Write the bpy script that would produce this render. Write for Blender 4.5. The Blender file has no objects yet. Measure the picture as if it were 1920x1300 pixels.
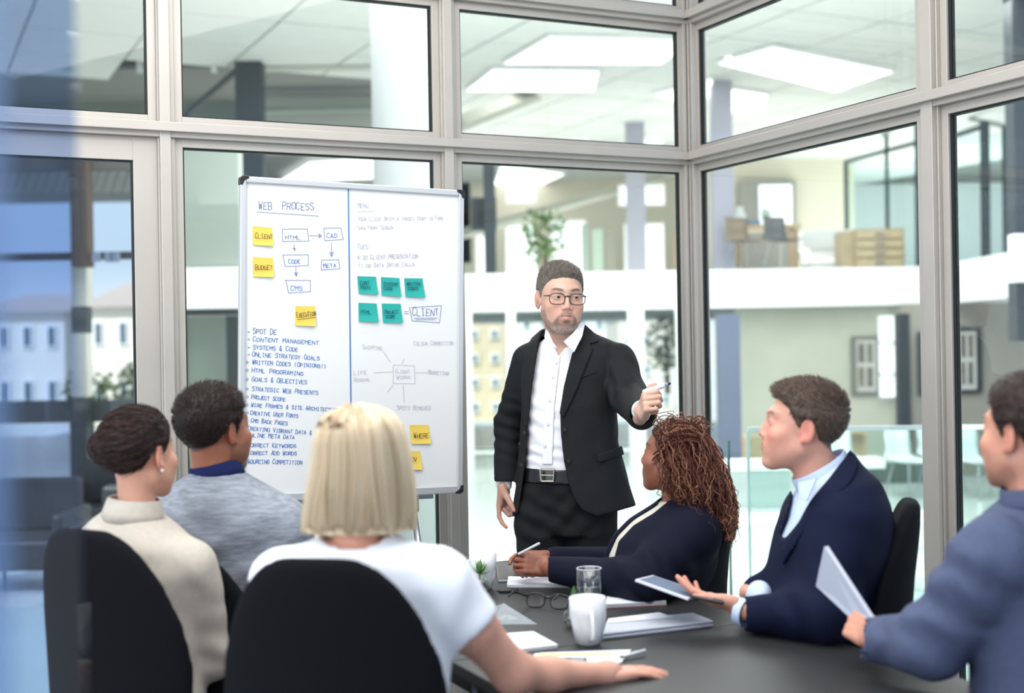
import bpy, math, random
import numpy as np
from mathutils import Vector, Matrix

# ------------------------------------------------------------------ camera, world, light
SC = bpy.context.scene
FPX = 2428.0
CAM = np.array([0.0, 0.0, 1.48])
RHO = 0.017
_c, _s = math.cos(RHO), math.sin(RHO)
CR = np.array([_c, 0, -_s]); CU = np.array([_s, 0, _c]); CF = np.array([0.0, 1.0, 0.0])
cd = bpy.data.cameras.new('camera'); cam = bpy.data.objects.new('camera', cd)
SC.collection.objects.link(cam); SC.camera = cam
cam.matrix_world = Matrix(((CR[0], CU[0], -CF[0], CAM[0]), (CR[1], CU[1], -CF[1], CAM[1]), (CR[2], CU[2], -CF[2], CAM[2]), (0, 0, 0, 1)))
cd.sensor_width = 36.0; cd.lens = FPX / 1920 * 36.0
cd.clip_start = 0.05; cd.clip_end = 500
cd.dof.use_dof = True; cd.dof.focus_distance = 4.35; cd.dof.aperture_fstop = 1.85

world = bpy.data.worlds.new('World'); SC.world = world; world.use_nodes = True
wn = world.node_tree.nodes; wl = world.node_tree.links
bg = wn['Background']
tcn = wn.new('ShaderNodeTexCoord'); sepn = wn.new('ShaderNodeSeparateXYZ'); rampn = wn.new('ShaderNodeValToRGB')
wl.new(tcn.outputs['Generated'], sepn.inputs[0]); wl.new(sepn.outputs['Z'], rampn.inputs[0])
rampn.color_ramp.elements[0].position = 0.0; rampn.color_ramp.elements[0].color = (0.74, 0.80, 0.86, 1)
rampn.color_ramp.elements[1].position = 0.45; rampn.color_ramp.elements[1].color = (0.50, 0.62, 0.80, 1)
_e = rampn.color_ramp.elements.new(0.07); _e.color = (0.40, 0.52, 0.68, 1)
wl.new(rampn.outputs[0], bg.inputs['Color']); bg.inputs['Strength'].default_value = 1.0

def add_sun():
    l = bpy.data.lights.new('sun', 'SUN'); l.energy = 3.2; l.angle = 0.02; l.color = (1, 0.97, 0.92)
    o = bpy.data.objects.new('sun', l); SC.collection.objects.link(o)
    o.rotation_euler = (math.radians(42), 0, math.radians(-25))
add_sun()
def area(name, loc, size, energy, target, col=(1, 1, 1), sy=None):
    l = bpy.data.lights.new(name, 'AREA'); l.energy = energy; l.size = size; l.color = col
    if sy: l.shape = 'RECTANGLE'; l.size_y = sy
    o = bpy.data.objects.new(name, l); SC.collection.objects.link(o); o.location = loc
    d = Vector(target) - Vector(loc); o.rotation_euler = d.to_track_quat('-Z', 'Y').to_euler()
    return o
area('room_ceiling_light', (-0.3, 2.9, 3.5), 3.0, 85, (-0.1, 3.3, 0.7), (1, 0.97, 0.94))
area('room_window_light', (-2.9, -0.6, 2.1), 2.4, 90, (0.2, 4.4, 1.1), (0.93, 0.96, 1))
area('atrium_light', (1.5, 11.5, 5.1), 8.0, 900, (1.5, 11.6, 0), (1, 1, 1), 7.0)
area('atrium_added_fill', (1.5, 13.0, 2.9), 9.0, 90, (1.5, 13.01, 5), (1, 0.99, 0.97), 5.0)  # added upward fill for the atrium ceiling, no fitting hangs there
area('gallery_added_fill', (2.0, 23.0, 2.7), 14.0, 340, (2.0, 23.01, 5), (1, 0.98, 0.94), 6.0)  # unseen fill bounced off the gallery ceiling, not a real lamp
area('under_gallery_added_fill', (1.0, 19.7, 2.05), 14.0, 200, (1.0, 19.71, 0), (1, 0.99, 0.96), 2.3)  # added fill, hidden behind the parapet, brightens the lower floor
area('partition_added_fill', (9.5, 28.0, 2.7), 7.0, 260, (9.5, 28.01, 5), (0.95, 1, 0.98), 5.0)  # extra unseen fill to lighten the space behind the glazed partitions
area('left_added_fill', (-6.0, 19.0, 2.7), 6.0, 22, (-6.0, 19.01, 5), (1, 1, 0.97), 4.0)  # weak upward fill added for the left side, unseen from the camera

SC.view_settings.view_transform = 'Standard'; SC.view_settings.look = 'None'
SC.view_settings.exposure = 0.55; SC.view_settings.gamma = 1.0; SC.view_settings.use_curve_mapping = False
SC.cycles.max_bounces = 8; SC.cycles.diffuse_bounces = 3; SC.cycles.glossy_bounces = 3
SC.cycles.transmission_bounces = 8; SC.cycles.transparent_max_bounces = 40
SC.cycles.use_denoising = True; SC.cycles.sample_clamp_indirect = 6.0
SC.cycles.caustics_reflective = False; SC.cycles.caustics_refractive = False

# ------------------------------------------------------------------ helpers
rng = np.random.default_rng(7)
random.seed(7)
def P(px, py, D):
    a = (px - 960) / FPX * D; b = (650 - py) / FPX * D
    return CAM + D * CF + a * CR + b * CU
def R(rpx, D): return rpx * D / FPX
def px_of(p):
    v = np.asarray(p, float) - CAM
    return 960 + FPX * (v @ CR) / v[1], 650 - FPX * (v @ CU) / v[1]
def on_z(px, py, z):
    d = P(px, py, 1.0) - CAM
    return CAM + d * ((z - CAM[2]) / d[2])
def on_plane(px, py, p0, n):
    d = P(px, py, 1.0) - CAM
    return CAM + d * (np.dot(np.asarray(p0) - CAM, n) / np.dot(d, n))
def srgb(r, g, b):
    out = []
    for v in (r, g, b):
        v /= 255.0
        out.append(v / 12.92 if v <= 0.04045 else ((v + 0.055) / 1.055) ** 2.4)
    return tuple(out)
def unit(v):
    v = np.asarray(v, float); return v / (np.linalg.norm(v) + 1e-12)

_M = {}
def mat(name, col, rough=0.5, metal=0.0, emit=0.0, noise=0.0, nscale=20.0, bump=0.0, bscale=60.0, spec=None, attr=False, sss=0.0, stretch=None, sheen=0.0, coat=0.0, noise2=None):
    if name in _M: return _M[name]
    m = bpy.data.materials.new(name); m.use_nodes = True
    nt = m.node_tree; b = nt.nodes['Principled BSDF']
    c4 = (*col, 1)
    b.inputs['Base Color'].default_value = c4; b.inputs['Roughness'].default_value = rough; b.inputs['Metallic'].default_value = metal
    if spec is not None: b.inputs['Specular IOR Level'].default_value = spec
    if coat: b.inputs['Coat Weight'].default_value = coat
    if sheen: b.inputs['Sheen Weight'].default_value = sheen; b.inputs['Sheen Roughness'].default_value = 0.5
    if sss:
        b.inputs['Subsurface Weight'].default_value = sss
        b.inputs['Subsurface Radius'].default_value = (0.012, 0.005, 0.003); b.inputs['Subsurface Scale'].default_value = 1.0
    tc = nt.nodes.new('ShaderNodeTexCoord'); mp = nt.nodes.new('ShaderNodeMapping')
    nt.links.new(tc.outputs['Object'], mp.inputs[0])
    if stretch: mp.inputs['Scale'].default_value = stretch
    src = None
    if attr:
        at = nt.nodes.new('ShaderNodeAttribute'); at.attribute_name = 'Col'; src = at.outputs['Color']
    if noise > 0:
        n = nt.nodes.new('ShaderNodeTexNoise'); n.inputs['Scale'].default_value = nscale; n.inputs['Detail'].default_value = 5
        nt.links.new(mp.outputs[0], n.inputs['Vector'])
        mr = nt.nodes.new('ShaderNodeMapRange'); mr.inputs['From Min'].default_value = 0.3; mr.inputs['From Max'].default_value = 0.7
        mr.inputs['To Min'].default_value = 1 - noise; mr.inputs['To Max'].default_value = 1 + noise
        nt.links.new(n.outputs['Fac'], mr.inputs['Value'])
        mx = nt.nodes.new('ShaderNodeVectorMath'); mx.operation = 'SCALE'
        if src is not None: nt.links.new(src, mx.inputs[0])
        else: mx.inputs[0].default_value = col
        nt.links.new(mr.outputs[0], mx.inputs['Scale']); src = mx.outputs[0]
    if src is not None: nt.links.new(src, b.inputs['Base Color'])
    if bump > 0:
        n2 = nt.nodes.new('ShaderNodeTexNoise'); n2.inputs['Scale'].default_value = bscale; n2.inputs['Detail'].default_value = 4
        nt.links.new(mp.outputs[0], n2.inputs['Vector'])
        bp = nt.nodes.new('ShaderNodeBump'); bp.inputs['Strength'].default_value = bump; bp.inputs['Distance'].default_value = 0.01
        nt.links.new(n2.outputs['Fac'], bp.inputs['Height']); nt.links.new(bp.outputs[0], b.inputs['Normal'])
    if emit > 0:
        b.inputs['Emission Color'].default_value = c4; b.inputs['Emission Strength'].default_value = emit
    _M[name] = m; return m
def glass(name, tint=(0.93, 0.97, 0.95), refl=1.0, rough=0.0):
    if name in _M: return _M[name]
    m = bpy.data.materials.new(name); m.use_nodes = True; nt = m.node_tree
    nt.nodes.remove(nt.nodes['Principled BSDF']); out = nt.nodes['Material Output']
    t = nt.nodes.new('ShaderNodeBsdfTransparent'); t.inputs[0].default_value = (*tint, 1)
    g = nt.nodes.new('ShaderNodeBsdfGlossy'); g.inputs['Roughness'].default_value = rough; g.inputs[0].default_value = (1, 1, 1, 1)
    fr = nt.nodes.new('ShaderNodeFresnel'); fr.inputs[0].default_value = 1.5
    ge = nt.nodes.new('ShaderNodeNewGeometry'); ff = nt.nodes.new('ShaderNodeMath'); ff.operation = 'SUBTRACT'; ff.inputs[0].default_value = 1.0
    nt.links.new(ge.outputs['Backfacing'], ff.inputs[1])
    m0 = nt.nodes.new('ShaderNodeMath'); m0.operation = 'MULTIPLY'; m0.inputs[1].default_value = refl; nt.links.new(ff.outputs[0], m0.inputs[0])
    mu = nt.nodes.new('ShaderNodeMath'); mu.operation = 'MULTIPLY'; nt.links.new(m0.outputs[0], mu.inputs[1])
    nt.links.new(fr.outputs[0], mu.inputs[0])
    mx = nt.nodes.new('ShaderNodeMixShader'); nt.links.new(mu.outputs[0], mx.inputs[0])
    nt.links.new(t.outputs[0], mx.inputs[1]); nt.links.new(g.outputs[0], mx.inputs[2]); nt.links.new(mx.outputs[0], out.inputs[0])
    _M[name] = m; return m

class Geo:
    """collects vertices, faces, vertex colours and material indices of one mesh"""
    def __init__(s): s.v = []; s.f = []; s.c = []; s.mi = []; s.n = 0
    def add(s, v, f, col=None, mi=0):
        v = np.asarray(v, float).reshape(-1, 3)
        for q in f: s.f.append(tuple(int(i) + s.n for i in q)); s.mi.append(mi)
        s.v.append(v); s.n += len(v)
        if col is None: col = np.ones((len(v), 3))
        col = np.asarray(col, float)
        if col.ndim == 1: col = np.tile(col, (len(v), 1))
        s.c.append(col); return s
    def box(s, a, b, M=None, mi=0):
        x0, y0, z0 = a; x1, y1, z1 = b
        v = np.array([(x0,y0,z0),(x1,y0,z0),(x1,y1,z0),(x0,y1,z0),(x0,y0,z1),(x1,y0,z1),(x1,y1,z1),(x0,y1,z1)], float)
        if M is not None: v = xf(M, v)
        return s.add(v, [(0,3,2,1),(4,5,6,7),(0,1,5,4),(1,2,6,5),(2,3,7,6),(3,0,4,7)], mi=mi)
    def tube(s, pts, r, n=8, cap=True, mi=0, col=None):
        pts = np.asarray(pts, float); k = len(pts); r = np.broadcast_to(np.asarray(r, float), (k,))
        T = np.gradient(pts, axis=0); T /= np.linalg.norm(T, axis=1)[:, None] + 1e-12
        up = np.array([0, 0, 1.0]) if abs(T[0][2]) < 0.9 else np.array([1.0, 0, 0])
        N = []; nv = np.cross(T[0], up); nv /= np.linalg.norm(nv)
        for t in T:
            nv = nv - t * (nv @ t); nv /= np.linalg.norm(nv) + 1e-12; N.append(nv.copy())
        N = np.array(N); B = np.cross(T, N)
        a = np.arange(n) * 2 * math.pi / n
        v = pts[:, None, :] + r[:, None, None] * (np.cos(a)[None, :, None] * N[:, None, :] + np.sin(a)[None, :, None] * B[:, None, :])
        f = [(i*n+j, i*n+(j+1) % n, (i+1)*n+(j+1) % n, (i+1)*n+j) for i in range(k-1) for j in range(n)]
        if cap: f += [tuple(range(n))[::-1], tuple((k-1)*n + j for j in range(n))]
        return s.add(v.reshape(-1, 3), f, mi=mi, col=col)
    def lathe(s, prof, c=(0, 0, 0), n=32, mi=0, close=False):
        prof = np.asarray(prof, float); k = len(prof); a = np.arange(n) * 2 * math.pi / n
        v = np.stack([prof[:, 0][:, None] * np.cos(a), prof[:, 0][:, None] * np.sin(a), np.repeat(prof[:, 1][:, None], n, 1)], -1).reshape(-1, 3) + np.asarray(c)
        f = [(i*n+j, i*n+(j+1) % n, (i+1)*n+(j+1) % n, (i+1)*n+j) for i in range(k-1) for j in range(n)]
        return s.add(v, f, mi=mi)
    def sphere(s, c, r, n=16, m=10, mi=0, col=None, M=None):
        r = np.broadcast_to(np.asarray(r, float), (3,))
        th = np.linspace(0, math.pi, m + 1); ph = np.arange(n) * 2 * math.pi / n
        v = np.stack([np.sin(th)[:, None] * np.cos(ph), np.sin(th)[:, None] * np.sin(ph), np.repeat(np.cos(th)[:, None], n, 1)], -1).reshape(-1, 3) * r
        if M is not None: v = v @ np.asarray(M).T
        f = [(i*n+j, (i+1)*n+j, (i+1)*n+(j+1) % n, i*n+(j+1) % n) for i in range(m) for j in range(n)]
        return s.add(v + np.asarray(c), f, mi=mi, col=col)
    def prism(s, poly, M, t, mi=0):
        """2D polygon in the XY plane of M, extruded by t along its Z"""
        k = len(poly); p = np.array([(x, y, 0) for x, y in poly] + [(x, y, t) for x, y in poly], float)
        f = [tuple(range(k))[::-1], tuple(range(k, 2*k))] + [(i, (i+1) % k, k+(i+1) % k, k+i) for i in range(k)]
        return s.add(xf(M, p), f, mi=mi)
def xf(M, v):
    M = np.asarray(M, float); return np.asarray(v, float) @ M[:3, :3].T + M[:3, 3]
def frame(o, x, y, z):
    M = np.eye(4); M[:3, 0] = x; M[:3, 1] = y; M[:3, 2] = z; M[:3, 3] = o; return M
def inv(M): return np.linalg.inv(np.asarray(M, float))

def obj(name, geo, m, parent=None, smooth=False, origin=None, bevel=0.0, label=None, colors=False, **props):
    """one mesh object from world-space geometry; parts keep world placement under their (translated, unrotated) parent"""
    me = bpy.data.meshes.new(name)
    v = np.concatenate(geo.v) if geo.v else np.zeros((0, 3))
    if parent is not None: off = np.array(parent['_o'])
    elif origin is not None: off = np.asarray(origin, float)
    else: off = (v.min(0) + v.max(0)) / 2; off[2] = v[:, 2].min()
    me.from_pydata((v - off).tolist(), [], geo.f); me.validate(clean_customdata=False)
    ms = m if isinstance(m, (list, tuple)) else [m]
    for x in ms: me.materials.append(x)
    if len(ms) > 1 and len(me.polygons) == len(geo.mi): me.polygons.foreach_set('material_index', geo.mi)
    if smooth: me.polygons.foreach_set('use_smooth', [True] * len(me.polygons))
    if colors:
        ca = me.color_attributes.new('Col', 'FLOAT_COLOR', 'POINT')
        c = np.concatenate(geo.c); ca.data.foreach_set('color', np.concatenate([c, np.ones((len(c), 1))], 1).astype(np.float32).ravel())
    o = bpy.data.objects.new(name, me); SC.collection.objects.link(o)
    if parent is not None:
        o.parent = parent; o['_o'] = [float(q) for q in off]
    else:
        o.location = off; o['_o'] = [float(q) for q in off]
    if bevel > 0:
        md = o.modifiers.new('bevel', 'BEVEL'); md.width = bevel; md.segments = 2; md.limit_method = 'ANGLE'
    if label: o['label'] = label
    for k, val in props.items(): o[k] = val
    return o
def thing(name, label, cat, loc, group=None):
    o = bpy.data.objects.new(name, None); SC.collection.objects.link(o); o.location = [float(q) for q in loc]
    o.empty_display_size = 0.1
    o['label'] = label; o['category'] = cat; o['_o'] = [float(q) for q in loc]
    if group: o['group'] = group
    return o
def tag(o, label, cat, group=None):
    o['label'] = label; o['category'] = cat
    if group: o['group'] = group
    return o
def struct(name, geo, m, **k):
    o = obj(name, geo, m, **k); o['kind'] = 'structure'; return o
def copy_tree(o, parent=None):
    c = o.copy(); SC.collection.objects.link(c)
    if parent is not None: c.parent = parent
    for ch in list(o.children): copy_tree(ch, c)
    return c

# ------------------------------------------------------------------ signed-distance modelling (bodies, clothes, hair, hands)
F32 = np.float32
def s_ell(p, c, r, M=None):
    q = p - np.asarray(c, F32)
    if M is not None: q = q @ np.asarray(M, F32)
    r = np.asarray(r, F32)
    k0 = np.sqrt(((q / r) ** 2).sum(1)); k1 = np.sqrt(((q / (r * r)) ** 2).sum(1))
    return k0 * (k0 - 1) / (k1 + 1e-6)
def s_cap(p, a, b, ra, rb=None):
    rb = ra if rb is None else rb
    a = np.asarray(a, F32); b = np.asarray(b, F32); ab = b - a
    t = np.clip(((p - a) @ ab) / F32(ab @ ab + 1e-12), 0, 1)
    return np.sqrt((((p - a) - t[:, None] * ab) ** 2).sum(1)) - (F32(ra) + t * F32(rb - ra))
def s_chain(p, pts, rs, k=0.01):
    d = s_cap(p, pts[0], pts[1], rs[0], rs[1])
    for i in range(1, len(pts) - 1): d = smin(d, s_cap(p, pts[i], pts[i+1], rs[i], rs[i+1]), k)
    return d
def s_box(p, c, h, r=0.0, M=None):
    q = p - np.asarray(c, F32)
    if M is not None: q = q @ np.asarray(M, F32)
    q = np.abs(q) - (np.asarray(h, F32) - F32(r))
    return np.sqrt((np.maximum(q, 0) ** 2).sum(1)) + np.minimum(q.max(1), 0) - F32(r)
def smin(a, b, k):
    if k <= 0: return np.minimum(a, b)
    h = np.clip(0.5 + 0.5 * (b - a) / k, 0, 1); return b * (1 - h) + a * h - k * h * (1 - h)
def smax(a, b, k): return -smin(-a, -b, k)
class Loft:
    """elliptic cross-sections stacked along world z; keys (z, cx, cy, half width, half depth); yaw turns the ellipse"""
    def __init__(s, keys, yaw=0.0, e=2.3):
        K = np.array(sorted(keys), float); s.K = K; s.yaw = yaw; s.e = e; s.z0, s.z1 = K[0, 0], K[-1, 0]
        zz = np.linspace(s.z0, s.z1, 200); s.zz = zz
        T = [np.interp(zz, K[:, 0], K[:, i]) for i in range(1, 5)]
        w = max(3, int(200 * 0.03 / max(0.05, s.z1 - s.z0))) | 1
        ker = np.hanning(w + 2)[1:-1]; ker /= ker.sum()
        s.T = [np.convolve(np.pad(t, w // 2, mode='edge'), ker, 'valid') for t in T]
    def at(s, z): return [np.interp(z, s.zz, t) for t in s.T]
    def sdf(s, p, off=0.0):
        z = p[:, 2]; cx, cy, w, d = s.at(z)
        w = w + off; d = d + off
        q0 = p[:, 0] - cx; q1 = p[:, 1] - cy
        c, sn = math.cos(s.yaw), math.sin(s.yaw)
        x = c * q0 + sn * q1; y = -sn * q0 + c * q1
        rr = (np.abs(x / w) ** s.e + np.abs(y / d) ** s.e) ** (1 / s.e)
        dd = (rr - 1) * np.minimum(w, d)
        return np.maximum(dd, np.maximum(s.z0 - off - z, z - s.z1 - off)).astype(F32)
    def surf(s, z, ang, off=0.0):
        cx, cy, w, d = s.at(z); w = w + off; d = d + off
        ca, sa = np.cos(ang), np.sin(ang)
        rr = (np.abs(ca) ** s.e + np.abs(sa) ** s.e) ** (-1 / s.e)
        x = w * ca * rr; y = d * sa * rr; c, sn = math.cos(s.yaw), math.sin(s.yaw)
        return np.stack([cx + c * x - sn * y, cy + sn * x + c * y, z + 0 * x], -1)
def fbm(p, f, seed=0.0):
    p = p * f
    v = np.sin(p[:, 0] * 1.7 + 2.1 * np.sin(p[:, 1] * 1.3 + seed) + seed) * np.sin(p[:, 1] * 1.9 + 1.7 * np.sin(p[:, 2] * 1.1 + seed)) * np.sin(p[:, 2] * 1.5 + 1.9 * np.sin(p[:, 0] * 1.2 + 2 * seed))
    return v
def fold(p, c, rad, d, freq, amp, seed=0.0):
    q = p - np.asarray(c, F32); g = np.exp(-(q ** 2).sum(1) / F32(rad * rad))
    ph = q @ np.asarray(unit(d) * freq, F32)
    w = fbm(p, 14, seed)
    return amp * g * np.sin(ph + 1.4 * w + seed)
def in_poly(x, z, poly):
    """signed distance (negative inside) to a 2D polygon"""
    poly = np.asarray(poly, F32); n = len(poly); d = np.full(x.shape, 1e9, F32); s = np.ones(x.shape, F32)
    for i in range(n):
        a = poly[i]; b = poly[i-1]; e = b - a
        wx = x - a[0]; wz = z - a[1]
        t = np.clip((wx * e[0] + wz * e[1]) / (e @ e + 1e-12), 0, 1)
        d = np.minimum(d, (wx - e[0]*t) ** 2 + (wz - e[1]*t) ** 2)
        c1 = z >= a[1]; c2 = z < b[1]; c3 = e[0] * wz > e[1] * wx
        flip = (c1 & c2 & c3) | (~c1 & ~c2 & ~c3)
        s = np.where(flip, -s, s)
    return s * np.sqrt(d)
def px_poly(pts, D):
    return [(P(x, y, D)[0], P(x, y, D)[2]) for x, y in pts]
def poly_sdf(p, poly, D):
    """polygon given at depth D, carried along the sight lines of where the thing stands"""
    k = D / p[:, 1]
    return in_poly(p[:, 0] * k, (p[:, 2] - F32(CAM[2])) * k + F32(CAM[2]), poly)

def mesh_sdf(fn, lo, hi, h, B=6, slack=1.9, relax=1):
    lo = np.asarray(lo, float) - h; hi = np.asarray(hi, float) + h
    nb = np.ceil((hi - lo) / (h * B)).astype(int); nb = np.maximum(nb, 1)
    n = nb * B + 1
    cc = [lo[i] + (np.arange(nb[i]) + 0.5) * B * h for i in range(3)]
    G = np.stack(np.meshgrid(*cc, indexing='ij'), -1).reshape(-1, 3).astype(F32)
    dc = fn(G).reshape(nb)
    act = np.abs(dc) < h * B * 0.87 * slack
    vals = np.repeat(np.repeat(np.repeat(dc, B, 0), B, 1), B, 2)
    vals = np.pad(vals, ((0, 1),) * 3, mode='edge').astype(F32)
    mask = np.zeros(n, bool); A = np.argwhere(act)
    for i, j, k in A: mask[i*B:i*B+B+1, j*B:j*B+B+1, k*B:k*B+B+1] = True
    idx = np.argwhere(mask)
    out = np.empty(len(idx), F32)
    for s in range(0, len(idx), 400000):
        q = (idx[s:s+400000] * h + lo).astype(F32); out[s:s+400000] = fn(q)
    vals[mask] = out
    S = vals < 0
    c = [S[i:n[0]-1+i, j:n[1]-1+j, k:n[2]-1+k] for i in (0, 1) for j in (0, 1) for k in (0, 1)]
    cnt = sum(x.astype(np.int8) for x in c); cell = (cnt > 0) & (cnt < 8)
    ci = np.argwhere(cell); m = len(ci)
    acc = np.zeros((m, 3)); wt = np.zeros(m)
    ed = []
    for i in (0, 1):
        for j in (0, 1):
            ed += [((0, i, j), (1, i, j)), ((i, 0, j), (i, 1, j)), ((i, j, 0), (i, j, 1))]
    for a, b in ed:
        a = np.array(a); b = np.array(b); ia = ci + a; ib = ci + b
        va = vals[ia[:, 0], ia[:, 1], ia[:, 2]]; vb = vals[ib[:, 0], ib[:, 1], ib[:, 2]]
        x = (va < 0) != (vb < 0); t = np.where(x, va / np.where(x, va - vb, 1), 0)
        t = np.clip(t, 0, 1)
        acc += np.where(x[:, None], ia + t[:, None] * (b - a), 0); wt += x
    V = acc / wt[:, None]
    im = -np.ones(cell.shape, int); im[ci[:, 0], ci[:, 1], ci[:, 2]] = np.arange(m)
    Fs = []
    for ax in range(3):
        o1, o2 = [(1, 2), (2, 0), (0, 1)][ax]
        sl0 = [slice(1, -1)] * 3; sl0[ax] = slice(0, -1); sl1 = [slice(1, -1)] * 3; sl1[ax] = slice(1, None)
        s0 = S[tuple(sl0)]; s1 = S[tuple(sl1)]
        e = np.argwhere(s0 != s1)
        if not len(e): continue
        flip = s1[e[:, 0], e[:, 1], e[:, 2]]
        base = e.copy(); 
        for q in (o1, o2): base[:, q] += 1
        def cidx(d1, d2):
            t = base.copy(); t[:, o1] -= d1; t[:, o2] -= d2; return im[t[:, 0], t[:, 1], t[:, 2]]
        q = np.stack([cidx(1, 1), cidx(0, 1), cidx(0, 0), cidx(1, 0)], 1)
        q[flip] = q[flip][:, ::-1]; Fs.append(q)
    Fq = np.concatenate(Fs); Fq = Fq[(Fq >= 0).all(1)]
    V = V * h + lo
    for _ in range(relax):
        acc = np.zeros_like(V); k = np.zeros(len(V))
        for a in range(4):
            for b in (1, 3):
                np.add.at(acc, Fq[:, a], V[Fq[:, (a + b) % 4]]); np.add.at(k, Fq[:, a], 1)
        V = V * 0.5 + 0.5 * acc / np.maximum(k, 1)[:, None]
    return V, Fq
def keep_big(v, f, frac=.12):
    lab = np.arange(len(v))
    for _ in range(400):
        m = lab[f].min(1); new = lab.copy()
        for k in range(4): np.minimum.at(new, f[:, k], m)
        new = np.minimum(new, new[new])
        if (new == lab).all(): break
        lab = new
    u, c = np.unique(lab, return_counts=True); good = set(u[c >= frac * c.max()])
    fm = np.isin(lab[f[:, 0]], list(good)); f = f[fm]; used = np.unique(f); mp = -np.ones(len(v), int); mp[used] = np.arange(len(used))
    return v[used], mp[f]
def sdf_geo(fn, lo, hi, h, color=None, relax=1, g=None, mi=0, slack=1.9):
    v, f = mesh_sdf(fn, lo, hi, h, relax=relax, slack=slack); v, f = keep_big(v, f)
    g = g or Geo(); g.add(v, f.tolist(), col=(color(v) if callable(color) else color), mi=mi); return g
def vnormals(v, f):
    n = np.zeros_like(v); a = v[f[:, 1]] - v[f[:, 0]]; b = v[f[:, 3]] - v[f[:, 0]]; fn = np.cross(a, b)
    for i in range(4): np.add.at(n, f[:, i], fn)
    return n / (np.linalg.norm(n, axis=1)[:, None] + 1e-12)
def strands(g, paths, r0, r1, cols=None, n=3, mi=0):
    """paths (S,K,3): thin tapered tubes, all in one part"""
    paths = np.asarray(paths, float); S, K, _ = paths.shape
    T = np.gradient(paths, axis=1); T /= np.linalg.norm(T, axis=2, keepdims=True) + 1e-12
    ref = np.where(np.abs(T[..., 2:3]) < 0.8, np.array([0, 0, 1.0]), np.array([1.0, 0, 0]))
    N = np.cross(T, ref); N /= np.linalg.norm(N, axis=2, keepdims=True) + 1e-12; B = np.cross(T, N)
    t = np.linspace(0, 1, K); r = (np.broadcast_to(r0, (S,))[:, None] * (1 - t) + r1 * t)
    a = np.arange(n) * 2 * math.pi / n
    v = paths[:, :, None, :] + r[:, :, None, None] * (np.cos(a)[None, None, :, None] * N[:, :, None, :] + np.sin(a)[None, None, :, None] * B[:, :, None, :])
    i = np.arange(K - 1)[:, None]; j = np.arange(n)[None, :]
    q = np.stack([i*n+j, i*n+(j+1) % n, (i+1)*n+(j+1) % n, (i+1)*n+j], -1).reshape(-1, 4)
    f = (q[None] + (np.arange(S) * K * n)[:, None, None]).reshape(-1, 4)
    col = None
    if cols is not None: col = np.repeat(np.asarray(cols), K * n, 0)
    g.add(v.reshape(-1, 3), f.tolist(), col=col, mi=mi)
# ------------------------------------------------------------------ the meeting room's glass walls
W1 = np.array([0.902, 0.431, 0.0]); W1 /= np.linalg.norm(W1)
W2 = np.array([-W1[1], W1[0], 0.0]); Z3 = np.array([0, 0, 1.0])
COR = np.array([0.142 * 5.7, 5.7, 0.0])
m_alu = mat('frame_aluminium', srgb(186, 179, 171), 0.42, 0.35, noise=0.03, nscale=6)
m_alu_d = mat('frame_shadow_reveal', srgb(128, 120, 112), 0.5, 0.3)
m_gask = mat('gasket_rubber', srgb(14, 22, 20), 0.6)
m_glass = glass('room_glass', (0.95, 0.975, 0.965), 0.9)
def wall_t(px, left):
    """distance along a glass wall from the corner to the sight line of pixel column px (near eye height)"""
    n = W2 if left else W1
    q = on_plane(px, 640, COR, n) - COR
    return float(q @ (-W1 if left else -W2))
def zof(px, py, left):
    n = W2 if left else W1
    return float(on_plane(px, py, COR, n)[2])
LW = frame(COR, -W1, -W2, Z3)       # x along the wall away from the corner, y into the room, z up
RW = frame(COR, -W2, -W1, Z3)
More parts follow.
